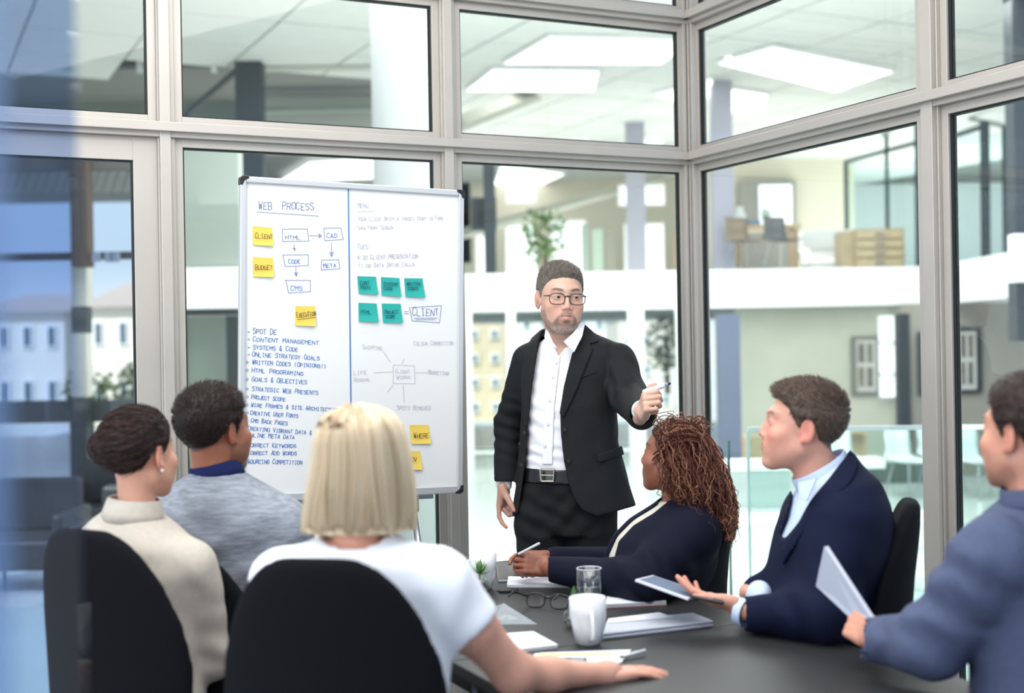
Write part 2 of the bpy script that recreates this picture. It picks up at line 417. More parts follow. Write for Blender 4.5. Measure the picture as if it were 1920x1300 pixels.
def wall(name, M, posts, rails, xend, ztop, door=None):
    root = thing(name, 'x', 'x', (COR[0], COR[1], 0)); del root['label'], root['category']; root['kind'] = 'structure'
    fl = np.linalg.det(M[:3, :3]) < 0
    def part(nm, boxes, m, bev=0.0, lab=None):
        g = Geo()
        for a, b in boxes: g.box(a, b, M)
        if fl: g.f = [f[::-1] for f in g.f]
        return obj(nm, g, m, root, bevel=bev, label=lab)
    for x, w in posts:
        part('mullion', [((x - w/2, -0.05, -0.05), (x + w/2, 0.035, ztop))], m_alu, 0.002)
        part('mullion_fin', [((x - w/2 + w*0.30, 0.035, -0.05), (x + w/2 - w*0.08, 0.055, ztop))], m_alu, 0.002)
    for z0, z1 in rails:
        part('transom', [((0.02, -0.05, z0), (xend, 0.05, z1))], m_alu, 0.002)
        part('transom_lip', [((0.02, 0.05, z0 + (z1 - z0) * 0.35), (xend, 0.075, z1))], m_alu, 0.002)
    xs = [0.05] + sum([[x - w/2, x + w/2] for x, w in posts], []) + [xend]
    zs = [0.0] + sum([[a, b] for a, b in rails], []) + [ztop]
    for i in range(0, len(xs), 2):
        x0, x1 = xs[i], xs[i+1]
        if x1 - x0 < 0.15: continue
        for j in range(0, len(zs), 2):
            z0, z1 = zs[j], zs[j+1]; t = 0.030; q = 0.006
            if door is not None and i == len(xs) - 2 and j == 0:
                t = door
            part('sash', [((x0, -0.02, z0), (x0+t, 0.02, z1)), ((x1-t, -0.02, z0), (x1, 0.02, z1)), ((x0+t, -0.02, z0), (x1-t, 0.02, z0+t)), ((x0+t, -0.02, z1-t), (x1-t, 0.02, z1))], m_alu, 0.0015)
            a0, a1, b0, b1 = x0+t, x1-t, z0+t, z1-t
            part('gasket', [((a0, -0.012, b0), (a0+q, 0.010, b1)), ((a1-q, -0.012, b0), (a1, 0.010, b1)), ((a0+q, -0.012, b0), (a1-q, 0.010, b0+q)), ((a0+q, -0.012, b1-q), (a1-q, 0.010, b1))], m_gask)
            part('pane', [((a0+q, -0.004, b0+q), (a1-q, 0.004, b1-q))], m_glass)
    return root
zt_m = (zof(842, 285, True), zof(842, 264, True)); zt_u = (zof(842, 3, True), zof(842, -20, True))
zt_m = (zof(1276, 312, True), zof(1276, 290, True)); zt_u = (zof(1276, 50, True), zof(1276, 28, True))
postsA = [(wall_t(842, True), 0.062), (wall_t(315, True), 0.062)]
postsB = [(wall_t(1763, False), 0.085)]
wall('wall_back', LW, postsA, [zt_m, zt_u], 3.6, 3.7, door=0.085)
wall('wall_right', RW, postsB, [zt_m, zt_u], 3.4, 3.7)
g = Geo(); MC = frame(COR, -W1, -W2, Z3)
g.box((-0.045, -0.045, -0.05), (0.05, 0.05, 3.7), MC)
struct('trim_1', g, m_alu, bevel=0.004, label='aluminium corner post where the two glass walls meet')
g = Geo(); g.box((0.055, 0.0, 0), (0.07, 0.045, 3.7), MC); g.box((0.0, 0.055, 0), (0.045, 0.07, 3.7), MC)
struct('trim_2', g, m_alu, bevel=0.002)
# meeting-room floor, ceiling edge
m_floor = mat('grey_floor', srgb(150, 150, 148), 0.35, noise=0.06, nscale=2.5)
g = Geo(); g.prism([(-3.6, -2), (3.2, -2), (3.2, 1.0), (COR[0]+0.05, COR[1]+0.05), (-3.2, COR[1] - 1.9)], frame((0, 0, -0.1), (1,0,0), (0,1,0), (0,0,1)), 0.1)
struct('floor', g, mat('carpet_grey', srgb(95, 97, 100), 0.95, noise=0.15, nscale=180, bump=0.3, bscale=300))
m_plaster = mat('white_plaster', srgb(226, 228, 226), 0.8, noise=0.02, nscale=3)
g = Geo(); g.prism([(-3.6, -2), (3.2, -2), (3.2, 1.0), (COR[0]+0.05, COR[1]+0.05), (-3.2, COR[1] - 1.9)], frame((0, 0, 3.7), (1,0,0), (0,1,0), (0,0,1)), 0.12)
struct('ceiling', g, m_plaster)

# ------------------------------------------------------------------ atrium beyond the glass
m_white = mat('white_paint', srgb(240, 242, 241), 0.6, noise=0.015, nscale=2)
m_tile = mat('ceiling_panel_white', srgb(206, 210, 205), 0.8, noise=0.03, nscale=4)
m_dark = mat('charcoal_steel', srgb(52, 60, 66), 0.5, 0.3, noise=0.05, nscale=5)
m_sky = mat('skylight_diffuser', (1.0, 1.0, 1.0), 0.5, emit=1.6)
m_gwall = mat('grey_green_wall', srgb(176, 180, 170), 0.8, noise=0.03, nscale=1.5)
m_cream = mat('cream_wall', srgb(214, 208, 190), 0.8, noise=0.03, nscale=1.5)
m_taupe = mat('taupe_wall', srgb(150, 147, 138), 0.8, noise=0.04, nscale=1.5)
m_clear = glass('clear_glass', (0.95, 0.98, 0.97), 0.5)
m_bal = glass('balustrade_glass', (0.85, 0.94, 0.92), 0.6)
m_gedge = mat('glass_edge_green', srgb(40, 110, 95), 0.2)
m_oak = mat('oak', srgb(190, 165, 130), 0.5, noise=0.12, nscale=6, stretch=(1, 1, 8))
m_chrome = mat('chrome', srgb(200, 200, 200), 0.2, 1.0)
m_steel = mat('brushed_steel', srgb(150, 152, 155), 0.35, 0.8)
def fbox(g, px0, py0, px1, py1, D, t=0.2):
    """box whose front face covers the given frame rectangle at distance D, t metres deep"""
    a = P(px0, py1, D); b = P(px1, py0, D)
    return g.box((min(a[0], b[0]), D, min(a[2], b[2])), (max(a[0], b[0]), D + t, max(a[2], b[2])))
def FB(name, px0, py0, px1, py1, D, t, m, parent=None, **k):
    g = Geo(); fbox(g, px0, py0, px1, py1, D, t)
    return obj(name, g, m, parent, **k)
def SB(name, px0, py0, px1, py1, D, t, m, **k):
    g = Geo(); fbox(g, px0, py0, px1, py1, D, t)
    return struct(name, g, m, **k)
ZF, ZG0, ZG1, ZC = -0.4, 1.97, 2.50, 5.35
# lower floor and landing outside the room
g = Geo(); g.box((-14, 8.2, ZF - 0.2), (16, 30, ZF)); struct('floor_2', g, mat('pale_stone_floor', srgb(196, 202, 200), 0.25, noise=0.04, nscale=1.2))
g = Geo(); g.box((-8, 4.0, -0.3), (9, 8.2, -0.12)); struct('floor_3', g, mat('landing_floor', srgb(168, 184, 184), 0.2, noise=0.04, nscale=1.5))
# atrium ceiling: backing slab with panels and light openings
HZ = 4.75
g = Geo(); g.box((-16, 6.6, ZC + 0.10), (18, 34, ZC + 0.35)); ceil = struct('ceiling_2', g, mat('ceiling_void', srgb(120, 122, 118), 0.9), origin=(0, 0, 0))
sky_quads = [[(1345, 112), (1450, 82), (1676, 128), (1565, 166)], [(1225, 172), (1335, 142), (1335, 176), (1262, 186)],
             [(944, 113), (1030, 63), (1300, 70), (1240, 113)], [(874, 165), (925, 124), (1122, 127), (1114, 165)],
             [(925, 345), (940, 305), (1060, 322), (1000, 350)], [(520, 338), (580, 300), (720, 290), (712, 330)],
             [(1360, 205), (1365, 160), (1440, 172), (1430, 208)]]
sky_poly = [[on_z(x, y, ZC)[:2] for x, y in q] for q in sky_quads]
pan = None; cnt = 0
def in2(pt, poly):
    s = [np.cross(np.array(poly[(i+1) % 4]) - poly[i], pt - np.array(poly[i])) for i in range(4)]
    return all(v > 0 for v in s) or all(v < 0 for v in s)
for i in range(-9, 14):
    for j in range(2, 22):
        c = COR[:2] + W1[:2] * (i * 1.35 + 0.3) + W2[:2] * (j * 1.35)
        if c[1] < 7.4 or c[1] > 33: continue
        pxx, pyy = px_of((c[0], c[1], ZC))
        if pxx < -250 or pxx > 2150 or pyy < -220: continue
        if c[1] > 17.7 and pxx < 690: continue
        q = 0.66 if c[1] < 22 else 0.67
        crn = [c + W1[:2] * a * q + W2[:2] * b * q for a, b in ((-1, -1), (1, -1), (1, 1), (-1, 1))]
        if pan is None:
            g = Geo(); g.box((-q, -q, 0), (q, q, 0.04), frame((0, 0, 0), W1, W2, Z3)); pan = obj('ceiling_panel', g, m_tile, ceil); o = pan
            for v in pan.data.vertices: pass
            o.location = (c[0], c[1], ZC + random.uniform(0, 0.006))
        else:
            o = pan.copy(); SC.collection.objects.link(o); o.parent = ceil; o.location = (c[0], c[1], ZC + random.uniform(0, 0.006))
        cnt += 1
for poly in sky_poly:
    g = Geo(); g.prism([tuple(q) for q in poly], frame((0, 0, ZC - 0.05), (1, 0, 0), (0, 1, 0), Z3), 0.04)
    lf = thing('skylight', 'x', 'x', (poly[0][0], poly[0][1], ZC - 0.05)); del lf['label'], lf['category']; lf['kind'] = 'structure'
    obj('diffuser', g, m_sky, lf)
    fr = Geo(); k = len(poly)
    for i in range(k):
        a = np.array([*poly[i], ZC - 0.03]); b = np.array([*poly[(i+1) % k], ZC - 0.03]); fr.tube([a, b], 0.03, 4)
    obj('opening_frame', fr, m_white, lf)
g = Geo(); c = P(1372, 86, 17.5); g.lathe([(0.001, -0.06), (0.07, -0.06), (0.09, 0.0)], (c[0], c[1], ZC - 0.02), 20)
dl = obj('downlight', g, m_sky); tag(dl, 'small round ceiling downlight beside the skylight of the upper floor', 'light')

# big white round column and dark steel columns
c = P(768, 650, 12.0); g = Geo(); g.lathe([(0.312, ZF), (0.312, ZC + 0.1)], (c[0], c[1], 0), 48); struct('column_1', g, mat('column_grey_white', srgb(160, 164, 162), 0.6), smooth=True, label='round white column behind the glass above the whiteboard')
SB('column_2', 453, -20, 487, 900, 17.3, 0.28, m_dark, label='dark steel column behind the whiteboard')
SB('column_3', 1352, 588, 1387, 880, 16.5, 0.28, mat('blue_grey_steel', srgb(86, 96, 118), 0.5), label='blue-grey steel column on the lower floor')
SB('column_4', 1690, 588, 1706, 905, 17.2, 0.2, m_dark)
SB('column_5', 1908, -40, 1960, 640, 14.0, 0.25, m_dark)
SB('column_6', 1340, 142, 1372, 520, 19.1, 0.25, mat('lilac_grey_steel', srgb(160, 160, 172), 0.5))
# gallery slab and its white parapet edge
g = Geo(); a = P(338, 585, 18)[0]; b = P(2300, 585, 18)[0]
g.box((a, 18.0, ZG0), (b, 18.25, ZG1)); struct('parapet', g, m_white, label='white band edge of the upper gallery')
g = Geo(); g.box((a, 18.25, ZG0 + 0.1), (b, 33, ZG1 - 0.05)); struct('gallery_slab', g, m_tile)
# right-hand side wing of the parapet coming toward the camera
g = Geo(); p0 = P(1765, 520, 18.0); p1 = P(1935, 503, 15.0)
n = unit([p1[0]-p0[0], p1[1]-p0[1], 0]); s = np.array([n[1], -n[0], 0]) 
g.prism([(0, 0), (3.3, 0), (3.3, 0.2), (0, 0.2)], frame((p0[0], p0[1], ZG0), n, -s, Z3), ZG1 - ZG0 + 0.02); struct('parapet_wing', g, m_white)

# upper left: lowered ceiling panel zone with beams
SB('wall_far_left', -400, 130, 452, 300, 20.5, 0.2, mat('sage_wall', srgb(112, 124, 114), 0.85, noise=0.05, nscale=0.8))
SB('wall_far_center_left', 487, 126, 712, 286, 20.3, 0.2, m_gwall)
SB('beam_1', -300, 118, 458, 131, 17.6, 0.25, m_dark, label='dark horizontal roof beam at upper left')
SB('beam_2', 487, 116, 720, 128, 17.6, 0.25, mat('beige_beam', srgb(170, 172, 160), 0.7))
SB('beam_3', 487, 196, 712, 209, 19.6, 0.25, mat('sage_beam', srgb(128, 140, 128), 0.7))
g = Geo(); g.tube([P(445, 132, 17.6), P(350, 214, 18.5), P(348, 240, 18.5)], 0.045, 6); struct('beam_4', g, m_dark)
for x in (116, 131, 256, 396):
    SB('beam_bracket', x, 114, x + 9, 134, 17.5, 0.1, m_tile)

# left facade zone (behind the door): timber posts, canopy, outdoors
m_brown = mat('dark_brown_steel', srgb(74, 60, 52), 0.6, noise=0.1, nscale=3)
SB('post_1', 133, 262, 160, 500, 13.6, 0.22, m_brown, label='dark brown post of the outer facade')
SB('post_2', 134, 497, 161, 575, 13.9, 0.2, mat('pale_post', srgb(196, 194, 188), 0.7))
SB('post_3', 134, 575, 161, 625, 13.9, 0.2, m_dark); SB('post_4', 134, 625, 161, 745, 13.9, 0.2, mat('pale_post', srgb(196, 194, 188), 0.7))
SB('post_5', 134, 745, 161, 980, 13.9, 0.2, m_dark)
SB('facade_header', -300, 288, 300, 325, 13.8, 0.2, mat('grey_brown_soffit', srgb(104, 100, 94), 0.8))
can = thing('canopy', 'corrugated metal canopy above the outer windows at left', 'canopy', P(150, 350, 14.5))
for k in range(17):
    x0 = -30 + 18.5 * k
    g = Geo(); a = P(x0 + 14, 322, 14.2); b = P(x0 + 27, 322, 14.2); c2 = P(x0 + 15, 361, 14.9); d2 = P(x0, 361, 14.9)
    v = [a, b, c2, d2] + [q + np.array([0, 0.05, 0.04]) for q in (a, b, c2, d2)]
    g.add(v, [(0, 1, 2, 3), (7, 6, 5, 4), (0, 4, 5, 1), (1, 5, 6, 2), (2, 6, 7, 3), (3, 7, 4, 0)])
    obj('slat', g, mat('canopy_metal', srgb(150, 150, 146), 0.5, 0.2), can)
bm = SB('facade_rail', -300, 470, 340, 494, 13.7, 0.15, mat('dark_brown_rail', srgb(60, 56, 54), 0.6))
for x in (172, 196, 208, 250):
    FB('rail_window', x, 473, x + 14, 491, 13.6, 0.05, mat('blue_grey_print', srgb(120, 134, 160), 0.6), bm)
SB('wall_left_outer', 336, 270, 446, 500, 12.5, 0.2, mat('grey_green_panel', srgb(150, 158, 148), 0.8, noise=0.06, nscale=1.2))
SB('wall_left_band', 336, 500, 446, 580, 12.3, 0.3, m_white)
g = Geo()
for r in ((336, 578, 446, 592), (336, 592, 343, 980), (430, 592, 446, 980)): fbox(g, *r, 12.4, 0.15)
struct('door_frame_1', g, mat('black_door_frame', srgb(36, 42, 42), 0.5))
SB('wall_left_lower', 343, 592, 430, 980, 12.7, 0.1, mat('sage_glass_panel', srgb(150, 162, 148), 0.4, noise=0.05, nscale=1))
SB('wall_gallery_2', 480, 286, 880, 500, 30.5, 0.3, m_cream)
# facade behind the board bottom / lower centre
m_ext = mat('sunlit_render', srgb(232, 226, 214), 0.8, noise=0.04, nscale=0.7)
m_extc = mat('cream_render', srgb(226, 208, 176), 0.8, noise=0.04, nscale=0.7)
m_roof = mat('grey_roof', srgb(172, 160, 154), 0.8, noise=0.06, nscale=0.4)
m_win = mat('far_window', srgb(92, 108, 120), 0.2)
m_leaf = mat('foliage_green', srgb(104, 132, 84), 0.8, noise=0.35, nscale=3)
g = Geo(); g.box((-60, 31, -1.2), (60, 120, -0.9)); struct('ground', g, mat('paving', srgb(196, 200, 196), 0.8, noise=0.08, nscale=0.4))
def house(px0, px1, pyt, pyb, D, dep, m, roof, rows, cols, label, rh=0.8):
    a = P(px0, pyb, D); b = P(px1, pyt, D); zb = -0.9
    h = thing('house', label, 'building', ((a[0]+b[0])/2, D, zb))
    g = Geo(); g.box((a[0], D, zb), (b[0], D + dep, b[2])); obj('walls', g, m, h)
    g = Geo(); mx = D + dep / 2
    v = [(a[0]-.3, D-.3, b[2]), (b[0]+.3, D-.3, b[2]), (b[0]+.3, D+dep, b[2]), (a[0]-.3, D+dep, b[2]), (a[0]+.6, mx, b[2]+rh), (b[0]-.6, mx, b[2]+rh)]
    g.add(v, [(0, 1, 5, 4), (1, 2, 5), (2, 3, 4, 5), (3, 0, 4), (3, 2, 1, 0)]); obj('roof', g, roof, h)
    w = (b[0] - a[0]) / cols; z0 = -0.9; hh = (b[2] - z0) / rows
    for r in range(rows):
        for c in range(cols):
            x = a[0] + (c + 0.28) * w; z = z0 + (r + 0.35) * hh
            g = Geo(); g.box((x, D - 0.08, z), (x + w * 0.44, D + 0.05, z + hh * 0.42)); f = obj('window', g, m_white, h)
            g = Geo(); g.box((x + .08, D - 0.12, z + .08), (x + w * 0.44 - .08, D - 0.07, z + hh * 0.42 - .08)); obj('pane', g, m_win, f)
    return h
house(-60, 120, 585, 760, 46, 8, m_ext, m_roof, 2, 4, 'white house with low grey roof far behind the door, at left')
house(165, 300, 575, 770, 43, 9, m_ext, m_roof, 2, 3, 'pale house with a broad grey roof beyond the brown post', 1.3)
house(874, 945, 560, 900, 42, 6, m_extc, m_roof, 5, 2, 'cream building seen between the whiteboard and the standing man', 0.5)
house(1165, 1262, 560, 960, 43, 6, m_ext, m_roof, 4, 3, 'pale building seen past the pointing hand', 0.5)
g = Geo(); pr = [(-26, 0), (-19, 2.5), (-13, 5.2), (-9, 6.6), (-6, 6.1), (-2, 4.3), (3, 2.6), (10, 1.2), (18, 0)]
pr = [(x * 1.6 - 6, z * 0.9) for x, z in pr]
g.prism(pr, frame((-16, 112, -1), (1, 0, 0), (0, 0, 1), (0, -1, 0)), 8); struct('hill', g, mat('hazy_hill', srgb(186, 180, 172), 0.9, noise=0.05, nscale=0.2))
def bush(px, py, D, r, label, col=None, m=None):
    c = P(px, py, D); root = thing('shrub', label, 'shrub', (c[0], c[1], c[2] - r))
    g = Geo(); n = 260; d = rng.normal(size=(n, 3)); d /= np.linalg.norm(d, axis=1)[:, None]; q = c + d * r * rng.uniform(0.4, 1, (n, 1)) * np.array([1, .7, 1.25])
    for k in range(n):
        a = unit(rng.normal(size=3)); b = unit(np.cross(a, rng.normal(size=3))); s = r * rng.uniform(.12, .24)
        g.add([q[k] - a*s, q[k] + b*s*.4, q[k] + a*s, q[k] - b*s*.4], [(0, 1, 2, 3)])
    obj('foliage', g, m or m_leaf, root)
    g = Geo(); g.tube([c - [0, 0, r * 2.0], c], [r*.12, r*.05], 6); obj('stem', g, m_brown, root)
bush(172, 745, 22, 0.5, 'green shrub outside behind the dark-haired woman with a bun')
bush(250, 722, 24, 0.45, 'smaller green shrub outside by the door frame')
bush(1022, 445, 21, 0.42, 'green plant on the gallery behind the standing man')
house(975, 1140, 578, 900, 56, 8, m_white, m_roof, 3, 5, 'white building directly behind the standing man', 0.5)
bush(1250, 640, 27, 0.55, 'green tree outside beyond the pointing hand', m=mat('pale_foliage', srgb(170, 180, 150), 0.8, noise=0.3, nscale=3))
bush(1262, 560, 28, 0.5, 'upper green tree behind the corner post', m=mat('pale_foliage', srgb(170, 180, 150), 0.8))
# outer facade of white frames and pale panels behind the standing man (lower floor)
fa = thing('facade', 'x', 'x', P(1070, 700, 20)); del fa['label'], fa['category']; fa['kind'] = 'structure'
for x, w in ((868, 16), (956, 10), (1185, 22), (1275, 14)): FB('mullion', x, 575, x + w, 1010, 20, 0.15, m_white, fa)
for y, w in ((700, 6), (840, 12), (930, 8), (985, 14)): FB('rail', 860, y, 1290, y + w, 20.05, 0.1, m_white, fa)
FB('pane', 860, 575, 1290, 1010, 20.1, 0.02, m_clear, fa)
SB('low_wall_center', 860, 985, 1300, 1120, 19.0, 0.3, m_white)

# gallery level between whiteboard and corner: cream walls, white windows, posts
SB('wall_gallery', 860, 190, 1330, 540, 30.5, 0.3, m_cream)
ga = thing('gallery_glazing', 'x', 'x', P(1070, 450, 24)); del ga['label'], ga['category']; ga['kind'] = 'structure'
m_winlit = mat('bright_window', (0.86, 0.92, 0.95), 0.3, emit=0.55)
for (a, b, c2, d2) in ((949, 420, 1006, 512), (1031, 412, 1098, 512), (1172, 418, 1245, 512), (949, 330, 1005, 380), (893, 440, 926, 512), (1160, 345, 1246, 385), (955, 215, 1005, 262), (1030, 190, 1105, 275), (1200, 120, 1242, 285)):
    w = FB('window', a, b, c2, d2, 24.5, 0.12, m_white, ga); FB('pane', a + 5, b + 5, c2 - 5, d2 - 5, 24.42, 0.04, m_winlit, w)
SB('post_gallery_1', 909, 300, 927, 512, 19.5, 0.15, m_dark)
SB('post_gallery_2', 1178, 110, 1206, 512, 22.5, 0.2, mat('lilac_grey_steel', srgb(160, 160, 172), 0.5))
SB('post_gallery_3', 1092, 420, 1104, 512, 22.0, 0.15, mat('sage_post', srgb(150, 165, 150), 0.6))
SB('cabinet_gallery', 884, 370, 930, 432, 19.8, 0.3, m_dark)
g = Geo(); a = P(862, 440, 20); b = P(1240, 335, 27); g.tube([a, b], 0.09, 4); struct('beam_5', g, mat('beige_beam', srgb(170, 172, 160), 0.7))
g = Geo(); a = P(862, 232, 18); b = P(1200, 100, 24); g.tube([a, b], 0.12, 4); struct('beam_6', g, mat('beige_beam', srgb(170, 172, 160), 0.7))
for px, c in ((1112, srgb(176, 196, 180)), (1135, srgb(150, 150, 136)), (1265, srgb(160, 140, 116))):
    SB('curtain_panel', px, 430, px + 18, 512, 24.3, 0.1, mat('panel_%d' % px, c, 0.8))

# right half gallery: back walls, desk, chairs, drawer chest, glazed partitions
SB('wall_gallery_right', 1330, 250, 1600, 560, 27.5, 0.3, m_cream)
SB('wall_gallery_far', 1560, 130, 2300, 560, 33.0, 0.3, m_white)
w = SB('window_1', 1388, 338, 1492, 520, 27.3, 0.15, m_taupe); FB('pane', 1425, 346, 1484, 420, 27.2, 0.08, m_winlit, w)
def px_leg(g, x, y0, y1, D, w=0.05): fbox(g, x, y0, x + w / D * FPX, y1, D, w)
dk = thing('desk', 'oak desk standing on the upper gallery', 'desk', P(1435, 515, 19.0))
FB('desk_top', 1376, 420, 1502, 429, 19.3, 0.8, m_oak, dk)
for x, D in ((1382, 19.4), (1480, 19.4), (1386, 19.95), (1488, 19.95)):
    g = Geo(); px_leg(g, x, 429, 516, D, 0.07); obj('leg', g, m_oak, dk)
def shell_chair(px, D, zf, label, m, face=1, s=1.0, grp=None):
    c = P(px, 600, D); c[2] = zf
    r = thing('side_chair', label, 'chair', c, grp)
    x = np.linspace(-.22, .22, 7)
    prof = [(-.2, .44), (-.1, .43), (.08, .44), (.17, .50), (.21, .62), (.235, .80)]
    g = Geo(); v = []
    for (y, z) in prof:
        for xx in x:
            k = (xx / .22) ** 2; v.append((xx * (1 - .12 * (z > .6)), (y - .05 * k * (z > .5)) * face, z + .03 * k * (z < .5)))
    v = np.array(v); w2 = v.copy(); w2[:, 2] -= .02; w2[:, 1] += 0.015 * face
    n = len(v); f = []
    for i in range(5):
        for j in range(6):
            a = i * 7 + j; f += [(a, a+1, a+8, a+7), (n+a+7, n+a+8, n+a+1, n+a)]
    per = list(range(7)) + [7*i+6 for i in range(1, 6)] + list(range(34 + 6, 34, -1))[1:] 
    per = [j for j in range(7)] + [7*i+6 for i in range(1, 6)] + [35 + j for j in range(5, -1, -1)] + [7*i for i in range(4, 0, -1)]
    f += [(per[i], n+per[i], n+per[(i+1) % len(per)], per[(i+1) % len(per)]) for i in range(len(per))]
    th = 0.5; Rz = np.array([[math.cos(th), -math.sin(th), 0], [math.sin(th), math.cos(th), 0], [0, 0, 1]])
    allv = np.concatenate([v, w2]) * s @ Rz.T + c
    g.add(allv, f); obj('seat_shell', g, m, r, smooth=True)
    for sx, sy in ((-1, -1), (1, -1), (-1, 1), (1, 1)):
        g = Geo(); g.tube([np.array([sx*.13, sy*.12, .42]) @ Rz.T * s + c, np.array([sx*.21, sy*.2, 0]) @ Rz.T * s + c], 0.011, 6); obj('leg', g, m_chrome, r)
    return r
m_shell = mat('white_plastic_shell', srgb(226, 234, 232), 0.4); m_shellg = mat('grey_plastic_shell', srgb(104, 106, 104), 0.5)
shell_chair(1470, 18.62, ZG1, 'grey shell chair under the oak desk on the gallery', m_shellg, 1)
shell_chair(1398, 18.62, ZG1, 'brown-grey shell chair at the far end of the gallery desk', mat('brown_plastic_shell', srgb(140, 124, 104), 0.5), 1)
for px, D, lb in ((1700, 15.4, 'white shell chair left of the right-hand mullion on the lower floor'), (1830, 15.2, 'white shell chair right of the mullion, beside the framed pictures'), (1760, 15.9, 'white shell chair half hidden by the mullion'), (1588, 15.6, 'white shell chair behind the neck of the man in navy'), (1898, 15.5, 'white shell chair beside the head of the man in grey')):
    shell_chair(px, D, ZF, lb, m_shell, 1, 1.0, 'white shell chairs on the lower floor')
ck = thing('drawer_chest', 'wooden chest of drawers on the upper gallery', 'cabinet', P(1640, 520, 19.0))
FB('body', 1606, 428, 1695, 522, 19.0, 0.5, mat('light_wood', srgb(188, 172, 138), 0.5, noise=0.1, nscale=5), ck)
for k in range(5):
    d = FB('drawer', 1609, 432 + 17.6 * k, 1692, 447.5 + 17.6 * k, 18.95, 0.06, mat('light_wood_front', srgb(196, 178, 142), 0.5, noise=0.1, nscale=5, stretch=(8, 1, 1)), ck)
    FB('handle', 1642, 438 + 17.6 * k, 1660, 441 + 17.6 * k, 18.91, 0.04, m_steel, d)
FB('body', 1578, 434, 1605, 520, 19.2, 0.4, mat('light_wood', srgb(188, 172, 138), 0.5), ck)
tb = thing('bench', 'white bench top beside the chest of drawers on the gallery', 'bench', P(1550, 520, 20)); FB('bench_top', 1508, 430, 1600, 466, 20.0, 0.8, m_white, tb); FB('bench_base', 1520, 466, 1590, 530, 20.1, 0.6, m_white, tb)
st = thing('desk_lamp', 'small items and vase on the gallery desk', 'vase', P(1420, 419, 19)); g = Geo(); g.lathe([(.001, 0), (.08, 0), (.1, .1), (.05, .22), (.06, .26)], tuple(P(1388, 420, 19.6)), 16); obj('vase', g, m_shell, st, smooth=True)
st.name = 'vase_group'
bk = FB('box', 1404, 412, 1426, 420, 19.5, 0.2, mat('blue_card', srgb(110, 140, 170), 0.6)); tag(bk, 'small blue box lying on the gallery desk', 'box')
bush(1436, 402, 19.6, 0.09, 'small potted plant at the edge of the gallery desk')
# glazed partitions on the gallery
gp = thing('partition_right', 'x', 'x', P(1700, 520, 22)); del gp['label'], gp['category']; gp['kind'] = 'structure'
def bar(px0, py0, D0, px1, py1, D1, w, m, par, nm='bar'):
    g = Geo(); g.tube([P(px0, py0, D0), P(px1, py1, D1)], w, 4); obj(nm, g, m, par)
m_darkg = mat('dark_green_steel', srgb(42, 60, 64), 0.5, 0.2)
for x, yt, yb, D, w in ((1586, 303, 540, 25.5, .045), (1662, 250, 540, 22.5, .035), (1722, 205, 540, 20.5, .07), (1846, 228, 540, 19.5, .075), (1882, 238, 540, 20.5, .035), (1895, 232, 540, 19.2, .05)):
    bar(x, yt, D, x + 3, yb, D, w, m_darkg, gp, 'post')
bar(1586, 303, 25.5, 1740, 262, 21.5, .045, m_darkg, gp); bar(1655, 252, 22.5, 1725, 208, 20.5, .05, mat('grey_rail', srgb(128, 132, 128), 0.5), gp)
bar(1780, 258, 20.5, 1850, 235, 19.6, .045, m_darkg, gp); bar(1780, 215, 24, 1900, 240, 20.5, .04, mat('grey_rail', srgb(128, 132, 128), 0.5), gp)
FB('pane', 1590, 300, 1724, 560, 24.0, 0.02, glass('mint_glass', (0.88, 0.96, 0.95), 0.5), gp)
FB('pane', 1775, 250, 1900, 560, 20.8, 0.02, glass('mint_glass', (0.88, 0.96, 0.95), 0.5), gp)
ws = thing('sanitizer_box', 'white wall box on the dark column at the right edge', 'box', P(1912, 520, 13.8)); FB('casing', 1905, 438, 1935, 524, 13.7, 0.2, m_white, ws); FB('tray', 1903, 524, 1937, 528, 13.6, 0.3, m_white, ws)

# lower floor right: taupe wall with pictures, glass room, balustrade
SB('wall_lower_right', 1700, 560, 2300, 905, 17.8, 0.3, m_taupe)
SB('wall_lower_mid', 1385, 560, 1700, 905, 21.5, 0.3, mat('sage_wall_light', srgb(186, 190, 176), 0.8, noise=0.08, nscale=1))
SB('window_2', 1652, 592, 1692, 745, 21.3, 0.1, m_winlit)
for y in (640, 700): SB('window_bar', 1650, y, 1694, y + 4, 21.2, 0.05, m_taupe)
m_art = mat('picture_mount', srgb(196, 196, 190), 0.7)
def picture(px0, py0, px1, py1, D, label, fr=None):
    r = thing('framed_picture', label, 'picture', P((px0+px1)/2, py1, D))
    g = Geo(); w = 7
    for q in ((px0, py0, px1, py0+w), (px0, py1-w, px1, py1), (px0, py0+w, px0+w, py1-w), (px1-w, py0+w, px1, py1-w)): fbox(g, *q, D, 0.05)
    obj('frame', g, fr or m_dark, r); FB('mount', px0+w, py0+w, px1-w, py1-w, D + 0.02, 0.02, m_art, r)
    cx = (px1 - px0) / 2
    for i in range(2):
        for j in range(2):
            x = px0 + 13 + i * (px1 - px0 - 22) / 2; y = py0 + 14 + j * (py1 - py0 - 22) / 2
            FB('photo', x, y, x + (px1-px0) / 2 - 18, y + (py1-py0) / 2 - 20, D + 0.005, 0.012, mat('photo_print_%d' % ((i+j) % 2), srgb(*((92, 92, 88), (120, 116, 104))[(i+j) % 2]), 0.6, noise=0.5, nscale=9), r)
    return r
picture(1722, 622, 1778, 742, 17.74, 'black framed picture left of the mullion')
picture(1790, 614, 1840, 738, 17.74, 'black framed picture right of the mullion')
picture(1598, 630, 1652, 742, 21.44, 'framed picture behind glass, near the blown-out window', mat('faded_frame', srgb(110, 112, 106), 0.6))
rt = thing('side_table', 'oak side table behind the seated man in navy', 'table', P(1590, 860, 16.5))
FB('table_top', 1555, 806, 1625, 814, 16.4, 0.6, m_oak, rt)
